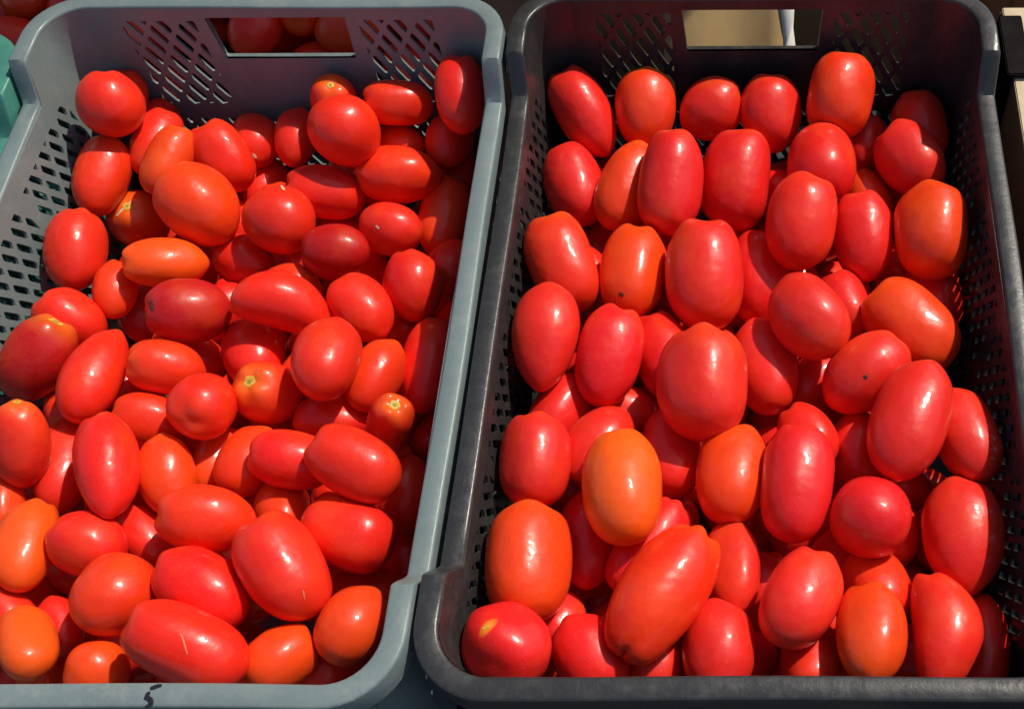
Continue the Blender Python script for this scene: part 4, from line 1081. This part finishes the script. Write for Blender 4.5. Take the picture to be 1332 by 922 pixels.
TRAY = [
((-0.3042, 0.9046, 0.1236), (0.8573, -0.5106, -0.0657), 0.0357, 0.0258, "shaded red tomato behind the slots of the grey crate's back wall", 'tomatoes in the tray behind, at the slots'),
((-0.6446, 0.9187, 0.1168), (0.3370, 0.9163, 0.2164), 0.0326, 0.0225, "shaded red tomato behind the slots of the grey crate's back wall", 'tomatoes in the tray behind, at the slots'),
((-0.8103, 0.8854, 0.1156), (0.3111, -0.9384, 0.1502), 0.0327, 0.0221, "shaded red tomato beyond the grey crate's back left corner", 'tomatoes in the tray behind, by the corner'),
((-0.3243, 0.9108, 0.0450), (0.9428, -0.3332, -0.0079), 0.0310, 0.0241, "shaded red tomato behind the slots of the grey crate's back wall", 'tomatoes in the tray behind, at the slots'),
((-0.3359, 0.9976, 0.0818), (0.9762, -0.0895, 0.1977), 0.0368, 0.0256, "shaded red tomato behind the slots of the grey crate's back wall", 'tomatoes in the tray behind, at the slots'),
((-0.6529, 1.0116, 0.0829), (0.4150, 0.9075, 0.0652), 0.0318, 0.0232, "shaded red tomato behind the slots of the grey crate's back wall", 'tomatoes in the tray behind, at the slots'),
((-0.3922, 0.9597, 0.1152), (-0.2774, -0.9471, 0.1616), 0.0343, 0.0232, "shaded red tomato seen through the grey crate's handle hole", 'tomatoes in the tray behind, at the handle hole'),
((-0.5799, 1.0547, 0.1175), (0.7014, 0.7117, -0.0389), 0.0367, 0.0247, "shaded red tomato behind the slots of the grey crate's back wall", 'tomatoes in the tray behind, at the slots'),
((-0.4555, 1.0544, 0.1237), (-0.4177, -0.8724, 0.2539), 0.0338, 0.0226, "shaded red tomato seen through the grey crate's handle hole", 'tomatoes in the tray behind, at the handle hole'),
((-0.5819, 0.8701, 0.1224), (-0.8163, 0.5760, 0.0433), 0.0305, 0.0233, "shaded red tomato behind the slots of the grey crate's back wall", 'tomatoes in the tray behind, at the slots'),
((-0.5993, 0.9988, 0.1152), (0.0988, -0.9777, 0.1853), 0.0286, 0.0222, "shaded red tomato behind the slots of the grey crate's back wall", 'tomatoes in the tray behind, at the slots'),
((-0.6147, 0.9385, 0.0440), (-0.8260, -0.5247, 0.2057), 0.0377, 0.0252, "shaded red tomato behind the slots of the grey crate's back wall", 'tomatoes in the tray behind, at the slots'),
((-0.3653, 0.9135, 0.0793), (0.4667, 0.8570, 0.2186), 0.0291, 0.0228, "shaded red tomato seen through the grey crate's handle hole", 'tomatoes in the tray behind, at the handle hole'),
((-0.7021, 1.0056, 0.1163), (0.4802, 0.8715, 0.0994), 0.0345, 0.0231, "shaded red tomato beyond the grey crate's back left corner", 'tomatoes in the tray behind, by the corner'),
((-0.5007, 1.0026, 0.0849), (-0.4301, 0.9024, 0.0277), 0.0329, 0.0227, "shaded red tomato seen through the grey crate's handle hole", 'tomatoes in the tray behind, at the handle hole'),
((-0.3014, 1.0179, 0.1241), (-0.9801, 0.1667, -0.1074), 0.0336, 0.0247, "shaded red tomato behind the slots of the grey crate's back wall", 'tomatoes in the tray behind, at the slots'),
((-0.3597, 0.9738, 0.0345), (0.9645, 0.0353, -0.2619), 0.0311, 0.0233, "shaded red tomato behind the slots of the grey crate's back wall", 'tomatoes in the tray behind, at the slots'),
((-0.4563, 0.8795, 0.1206), (0.4998, 0.8554, 0.1360), 0.0296, 0.0235, "shaded red tomato seen through the grey crate's handle hole", 'tomatoes in the tray behind, at the handle hole'),
((-0.4952, 0.9894, 0.0396), (-0.7775, -0.6000, -0.1886), 0.0319, 0.0222, "shaded red tomato seen through the grey crate's handle hole", 'tomatoes in the tray behind, at the handle hole'),
((-0.6938, 0.9345, 0.1251), (-0.1662, 0.9861, -0.0065), 0.0298, 0.0224, "shaded red tomato beyond the grey crate's back left corner", 'tomatoes in the tray behind, by the corner'),
((-0.7609, 1.0101, 0.1210), (-0.8544, -0.5196, -0.0014), 0.0349, 0.0253, "shaded red tomato beyond the grey crate's back left corner", 'tomatoes in the tray behind, by the corner'),
((-0.6857, 0.8674, 0.1245), (0.9934, -0.0820, -0.0799), 0.0334, 0.0241, "shaded red tomato beyond the grey crate's back left corner", 'tomatoes in the tray behind, by the corner'),
((-0.4509, 0.9291, 0.0822), (-0.8301, -0.5346, 0.1586), 0.0361, 0.0258, "shaded red tomato seen through the grey crate's handle hole", 'tomatoes in the tray behind, at the handle hole'),
((-0.5671, 1.0424, 0.0446), (0.4907, -0.8492, -0.1951), 0.0353, 0.0242, "shaded red tomato seen through the grey crate's handle hole", 'tomatoes in the tray behind, at the handle hole'),
((-0.6353, 0.9996, 0.0369), (0.9444, 0.3281, 0.0207), 0.0330, 0.0236, "shaded red tomato behind the slots of the grey crate's back wall", 'tomatoes in the tray behind, at the slots'),
((-0.4143, 1.0151, 0.0885), (0.5149, -0.8237, 0.2375), 0.0326, 0.0221, "shaded red tomato seen through the grey crate's handle hole", 'tomatoes in the tray behind, at the handle hole'),
((-0.7311, 0.8862, 0.0834), (-0.3829, -0.9103, 0.1573), 0.0345, 0.0234, "shaded red tomato beyond the grey crate's back left corner", 'tomatoes in the tray behind, by the corner'),
((-0.5956, 0.9184, 0.0869), (-0.1507, -0.9864, 0.0658), 0.0345, 0.0253, "shaded red tomato behind the slots of the grey crate's back wall", 'tomatoes in the tray behind, at the slots'),
((-0.6666, 1.0553, 0.1160), (0.8154, -0.5787, -0.0175), 0.0285, 0.0227, "shaded red tomato behind the slots of the grey crate's back wall", 'tomatoes in the tray behind, at the slots'),
((-0.7813, 0.9432, 0.1231), (0.6374, -0.7693, 0.0447), 0.0307, 0.0244, "shaded red tomato beyond the grey crate's back left corner", 'tomatoes in the tray behind, by the corner'),
((-0.3950, 0.8685, 0.0794), (-0.9822, 0.0755, 0.1719), 0.0369, 0.0255, "shaded red tomato seen through the grey crate's handle hole", 'tomatoes in the tray behind, at the handle hole'),
((-0.3647, 1.0200, 0.1214), (-0.8546, -0.5182, -0.0333), 0.0353, 0.0239, "shaded red tomato behind the slots of the grey crate's back wall", 'tomatoes in the tray behind, at the slots'),
((-0.7324, 0.9481, 0.0892), (-0.2434, -0.9699, 0.0058), 0.0295, 0.0226, "shaded red tomato beyond the grey crate's back left corner", 'tomatoes in the tray behind, by the corner'),
((-0.5590, 0.9804, 0.0404), (0.3496, -0.8933, 0.2826), 0.0293, 0.0227, "shaded red tomato seen through the grey crate's handle hole", 'tomatoes in the tray behind, at the handle hole'),
((-0.3684, 0.8778, 0.1214), (0.9742, 0.1596, 0.1593), 0.0304, 0.0234, "shaded red tomato seen through the grey crate's handle hole", 'tomatoes in the tray behind, at the handle hole'),
((-0.4143, 0.9057, 0.1236), (0.0396, -0.9786, 0.2017), 0.0288, 0.0221, "shaded red tomato seen through the grey crate's handle hole", 'tomatoes in the tray behind, at the handle hole'),
((-0.5209, 1.0345, 0.1208), (-0.9571, 0.2366, -0.1674), 0.0342, 0.0236, "shaded red tomato seen through the grey crate's handle hole", 'tomatoes in the tray behind, at the handle hole'),
((-0.4533, 0.9841, 0.1255), (0.9768, -0.1284, -0.1716), 0.0312, 0.0224, "shaded red tomato seen through the grey crate's handle hole", 'tomatoes in the tray behind, at the handle hole'),
((-0.3051, 0.9531, 0.0874), (0.3718, 0.8928, -0.2542), 0.0337, 0.0243, "shaded red tomato behind the slots of the grey crate's back wall", 'tomatoes in the tray behind, at the slots'),
((-0.5087, 1.0486, 0.0366), (0.4731, 0.8444, -0.2513), 0.0356, 0.0244, "shaded red tomato seen through the grey crate's handle hole", 'tomatoes in the tray behind, at the handle hole'),
((-0.3161, 0.8607, 0.0816), (0.4967, -0.8478, -0.1859), 0.0338, 0.0228, "shaded red tomato behind the slots of the grey crate's back wall", 'tomatoes in the tray behind, at the slots'),
((-0.5787, 0.8839, 0.0368), (-0.0478, -0.9593, -0.2782), 0.0302, 0.0232, "shaded red tomato behind the slots of the grey crate's back wall", 'tomatoes in the tray behind, at the slots'),
((-0.6339, 1.0507, 0.0390), (-0.8302, 0.5509, -0.0854), 0.0328, 0.0230, "shaded red tomato behind the slots of the grey crate's back wall", 'tomatoes in the tray behind, at the slots'),
((-0.3389, 0.9611, 0.1195), (-0.5488, -0.8172, 0.1759), 0.0310, 0.0236, "shaded red tomato behind the slots of the grey crate's back wall", 'tomatoes in the tray behind, at the slots'),
((-0.4521, 0.9607, 0.0408), (0.8365, 0.4978, 0.2291), 0.0309, 0.0228, "shaded red tomato seen through the grey crate's handle hole", 'tomatoes in the tray behind, at the handle hole'),
((-0.3093, 1.0520, 0.0800), (0.1799, 0.9836, -0.0150), 0.0345, 0.0237, "shaded red tomato behind the slots of the grey crate's back wall", 'tomatoes in the tray behind, at the slots'),
((-0.6145, 1.0502, 0.0834), (-0.1799, 0.9828, -0.0413), 0.0279, 0.0221, "shaded red tomato behind the slots of the grey crate's back wall", 'tomatoes in the tray behind, at the slots'),
((-0.6776, 0.9409, 0.0811), (0.0527, 0.9838, 0.1711), 0.0346, 0.0252, "shaded red tomato beyond the grey crate's back left corner", 'tomatoes in the tray behind, by the corner'),
((-0.4815, 1.0592, 0.0876), (0.7031, -0.7046, -0.0963), 0.0333, 0.0238, "shaded red tomato seen through the grey crate's handle hole", 'tomatoes in the tray behind, at the handle hole'),
((-0.3022, 0.9772, 0.0426), (-0.0860, -0.9889, 0.1212), 0.0317, 0.0227, "shaded red tomato behind the slots of the grey crate's back wall", 'tomatoes in the tray behind, at the slots'),
((-0.6294, 0.9619, 0.0852), (-0.9480, 0.2766, -0.1574), 0.0291, 0.0221, "shaded red tomato behind the slots of the grey crate's back wall", 'tomatoes in the tray behind, at the slots'),
((-0.7630, 0.8601, 0.1239), (-0.7752, -0.6245, 0.0949), 0.0344, 0.0248, "shaded red tomato beyond the grey crate's back left corner", 'tomatoes in the tray behind, by the corner'),
((-0.5456, 0.9797, 0.0873), (-0.5985, 0.7974, -0.0767), 0.0352, 0.0257, "shaded red tomato behind the slots of the grey crate's back wall", 'tomatoes in the tray behind, at the slots'),
((-0.6580, 0.9713, 0.1188), (0.3812, 0.9245, 0.0045), 0.0328, 0.0227, "shaded red tomato behind the slots of the grey crate's back wall", 'tomatoes in the tray behind, at the slots'),
((-0.4021, 1.0524, 0.1238), (0.8510, 0.5204, 0.0709), 0.0340, 0.0248, "shaded red tomato seen through the grey crate's handle hole", 'tomatoes in the tray behind, at the handle hole'),
((-0.5760, 0.9339, 0.1259), (0.5369, -0.8303, -0.1497), 0.0322, 0.0230, "shaded red tomato behind the slots of the grey crate's back wall", 'tomatoes in the tray behind, at the slots'),
]
BY = {}
for i, (tid, p, ax, A, B, shape, col, crown, flag, label) in enumerate(TOMATOES):
    BY[tid] = tomato(p, ax, A, B, shape, col, label, GROUPS[tid[0]], 100 + i * 7, flag, crown, *((80, 56) if flag == 'y' else (36, 24)))
for i, (cn, p, ax, A, B, lab) in enumerate(FILLERS):
    tomato(p, ax, A, B, 'oval', 'r', lab or FILL[cn], "tomatoes deep in the gaps of the " + ("grey" if cn == 'L' else "black") + " crate", 3000 + i, nu=24, nv=16)
for i, (p, ax, A, B, lab, grp) in enumerate(TRAY):
    tomato(p, ax, A, B, 'oval', 'ro'[i % 5 == 4], lab, grp, 5000 + i, nu=24, nv=16)

o = BY['L57'][0]; inv = o.matrix_world.inverted(); rot = inv.to_3x3()
on_skin(o, [(inv @ cam.location, rot @ Vector(d)) for d in ((-0.3619, 0.3473, -0.8651), (-0.3613, 0.3450, -0.8663), (-0.3607, 0.3427, -0.8674), (-0.3606, 0.3404, -0.8684))], 'scratch', M_SCRATCH, 0.0006)
o = BY['L64'][0]; inv = o.matrix_world.inverted(); rot = inv.to_3x3()
on_skin(o, [(inv @ cam.location, rot @ Vector(d)) for d in ((-0.4437, 0.3041, -0.8430), (-0.4420, 0.3004, -0.8452), (-0.4408, 0.2966, -0.8472), (-0.4396, 0.2928, -0.8491), (-0.4384, 0.2896, -0.8509))], 'scratch', M_SCRATCH, 0.0006)
o = BY['L28'][0]; inv = o.matrix_world.inverted(); rot = inv.to_3x3()
on_skin(o, [(inv @ cam.location, rot @ Vector(d)) for d in ((-0.4597, 0.5320, -0.7111), (-0.4594, 0.5302, -0.7127), (-0.4591, 0.5283, -0.7142), (-0.4588, 0.5265, -0.7158))], 'dark_spot', M_SPOT, 0.0022)
o = BY['R19'][0]; inv = o.matrix_world.inverted(); rot = inv.to_3x3()
on_skin(o, [(inv @ cam.location, rot @ Vector(d)) for d in ((-0.0996, 0.5933, -0.7988), (-0.0983, 0.5923, -0.7997), (-0.0963, 0.5913, -0.8007))], 'dark_spot', M_SPOT, 0.0018)
o = BY['R29'][0]; inv = o.matrix_world.inverted(); rot = inv.to_3x3()
on_skin(o, [(inv @ cam.location, rot @ Vector(d)) for d in ((0.1156, 0.5275, -0.8416), (0.1169, 0.5263, -0.8423), (0.1182, 0.5250, -0.8429))], 'dark_spot', M_SPOT, 0.0016)
o = BY['L19'][0]; inv = o.matrix_world.inverted(); rot = inv.to_3x3()
on_skin(o, [(inv @ cam.location, rot @ Vector(d)) for d in ((-0.3649, 0.6276, -0.6878), (-0.3640, 0.6264, -0.6893), (-0.3631, 0.6253, -0.6908))], 'knob_tip', M_CORK, 0.0011)
o = BY['L7'][0]; inv = o.matrix_world.inverted(); rot = inv.to_3x3()
on_skin(o, [(inv @ cam.location, rot @ Vector(d)) for d in ((-0.3820, 0.6418, -0.6650), (-0.3811, 0.6407, -0.6665), (-0.3802, 0.6397, -0.6680))], 'pale_tip', M_CORK, 0.0014)
o = BY['L18'][0]; inv = o.matrix_world.inverted(); rot = inv.to_3x3()
on_skin(o, [(inv @ cam.location, rot @ Vector(d)) for d in ((-0.4745, 0.5789, -0.6631), (-0.4713, 0.5830, -0.6618), (-0.4677, 0.5868, -0.6610), (-0.4645, 0.5905, -0.6600))], 'crack', M_CORK, 0.001)
o = BY['L21'][0]; inv = o.matrix_world.inverted(); rot = inv.to_3x3()
on_skin(o, [(inv @ cam.location, rot @ Vector(d)) for d in ((-0.2982, 0.6172, -0.7281), (-0.2971, 0.6164, -0.7292), (-0.2961, 0.6156, -0.7303))], 'white_speck', M_CORK, 0.0012)
o = BY['R48'][0]; o.color[3] = 1.0; inv = o.matrix_world.inverted()
streak(o, inv @ cam.location, inv.to_3x3() @ Vector((-0.2185, 0.3302, -0.9183)), .0085, .0042)
on_skin(o, [(inv @ cam.location, inv.to_3x3() @ Vector(d)) for d in ((-0.2222, 0.3281, -0.9181), (-0.2191, 0.3298, -0.9183), (-0.2160, 0.3315, -0.9184))], 'stem_scar', M_SCAR, 0.0011)

# ------------------------------------------------------------------ what stands behind and beside
tray = thing("shallow_tray", "shallow black tray holding shaded tomatoes behind the grey crate", "tray", (-.56, .965, 0), -.03)
for nm, lo, hi in (("tray_base", (-.30, -.124, 0), (.30, .124, .006)), ("tray_wall", (-.30, -.129, 0), (.30, -.125, .075)), ("tray_wall", (-.30, .125, 0), (.30, .129, .10)),
                   ("tray_wall", (-.305, -.124, 0), (-.301, .124, .10)), ("tray_wall", (.301, -.124, 0), (.305, .124, .10))):
    link(nm, box_mesh(nm, lo, hi), M_BLACK, tray, False)

def carton(label, x, y, rz, w, d, h, mat, z=0, top=None):
    t = thing("cardboard_box", label, "box", (x, y, z), rz, "cardboard boxes behind the crates")
    a, b = w / 2, d / 2
    for nm, lo, hi in (("box_side", (-a, -b, 0), (a, -b + .005, h)), ("box_side", (-a, b - .005, 0), (a, b, h)),
                       ("box_side", (-a, -b + .0054, 0), (-a + .005, b - .0054, h)), ("box_side", (a - .005, -b + .0054, 0), (a, b - .0054, h)),
                       ("box_floor", (-a + .0054, -b + .0054, .001), (a - .0054, b - .0054, .006))):
        link(nm, box_mesh(nm, lo, hi), mat, t, False)
    for s in (-1, 1):
        link("box_flap", box_mesh("box_flap", (s * a * .5 - a * .5 + .001, -b + .001, h + .0004), (s * a * .5 + a * .5 - .001, b - .001, h + .0050)), top or mat, t, False)
    return t

def slab(name, mat, parent, pts, th):
    """a bent sheet: rows of points along x, given as (x, y, z) lists, with thickness"""
    nr, nc = len(pts), len(pts[0])
    v = [Vector(p) for row in pts for p in row]
    nrm = (Vector(pts[0][1]) - Vector(pts[0][0])).cross(Vector(pts[1][0]) - Vector(pts[0][0])).normalized()
    v += [p - nrm * th for p in v]
    n = nr * nc
    f = []
    for i in range(nr - 1):
        for j in range(nc - 1):
            q = (i * nc + j, i * nc + j + 1, (i + 1) * nc + j + 1, (i + 1) * nc + j)
            f.append(q); f.append(tuple(k + n for k in reversed(q)))
    ring = [j for j in range(nc)] + [i * nc + nc - 1 for i in range(1, nr)] + [(nr - 1) * nc + j for j in range(nc - 2, -1, -1)] + [i * nc for i in range(nr - 2, 0, -1)]
    for k in range(len(ring)):
        a, b = ring[k - 1], ring[k]
        f.append((b, a, a + n, b + n))
    me = mesh(name, v, f)
    bm = bmesh.new(); bm.from_mesh(me); bmesh.ops.recalc_face_normals(bm, faces=bm.faces[:]); bm.to_mesh(me); bm.free()
    return link(name, me, mat, parent, True)

rg = random.Random(8)
front_box = carton("tan cardboard box with a hanging flap, seen through the black crate's handle hole", .03, 1.015, -.03, .36, .20, .185, M_CARD)
slab("hanging_flap", M_CARD, front_box, [[(-.082 + .0141 * j, -.1005 - .128 * i / 4, .188 - .105 * i / 4 + .006 * math.sin(j * .9)) for j in range(9)] for i in range(5)], .004)
slab("torn_edge", M_PAPER, front_box, [[(.029 + .0060 * j + rg.uniform(-.0025, .0025), -.100 - .127 * i / 9, .196 - .103 * i / 9 + rg.uniform(-.001, .001)) for j in range(3)] for i in range(10)], .0015)
shade_box = carton("unseen tall cardboard box added to cast shade on the tray of tomatoes", -.30, 1.30, -.03, 1.30, .30, .83, M_BROWN)  # added out of view so that its shadow falls on the tray tomatoes
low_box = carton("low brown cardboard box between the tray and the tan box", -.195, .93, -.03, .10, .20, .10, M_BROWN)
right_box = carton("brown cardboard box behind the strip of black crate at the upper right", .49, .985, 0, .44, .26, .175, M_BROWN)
# right edge box: shade on its side and sunlight on top put into the colours
edge_box = carton("cardboard box coloured as sunlit on top and shaded at the side, with a black corner piece at the right edge", .4420, .405, -.031, .41, .82, .17, M_BROWN, 0, M_CARDLIT)
link("corner_piece", box_mesh("corner_piece", (-.2105, .318, .06), (-.2056, .392, .1752)), M_DARK, edge_box, False)
link("corner_piece", box_mesh("corner_piece", (-.2105, .318, .1757), (-.190, .392, .181)), M_DARK, edge_box, False)

for o in list(S.objects):
    if o.type == 'MESH':
        pass
bpy.context.view_layer.update()
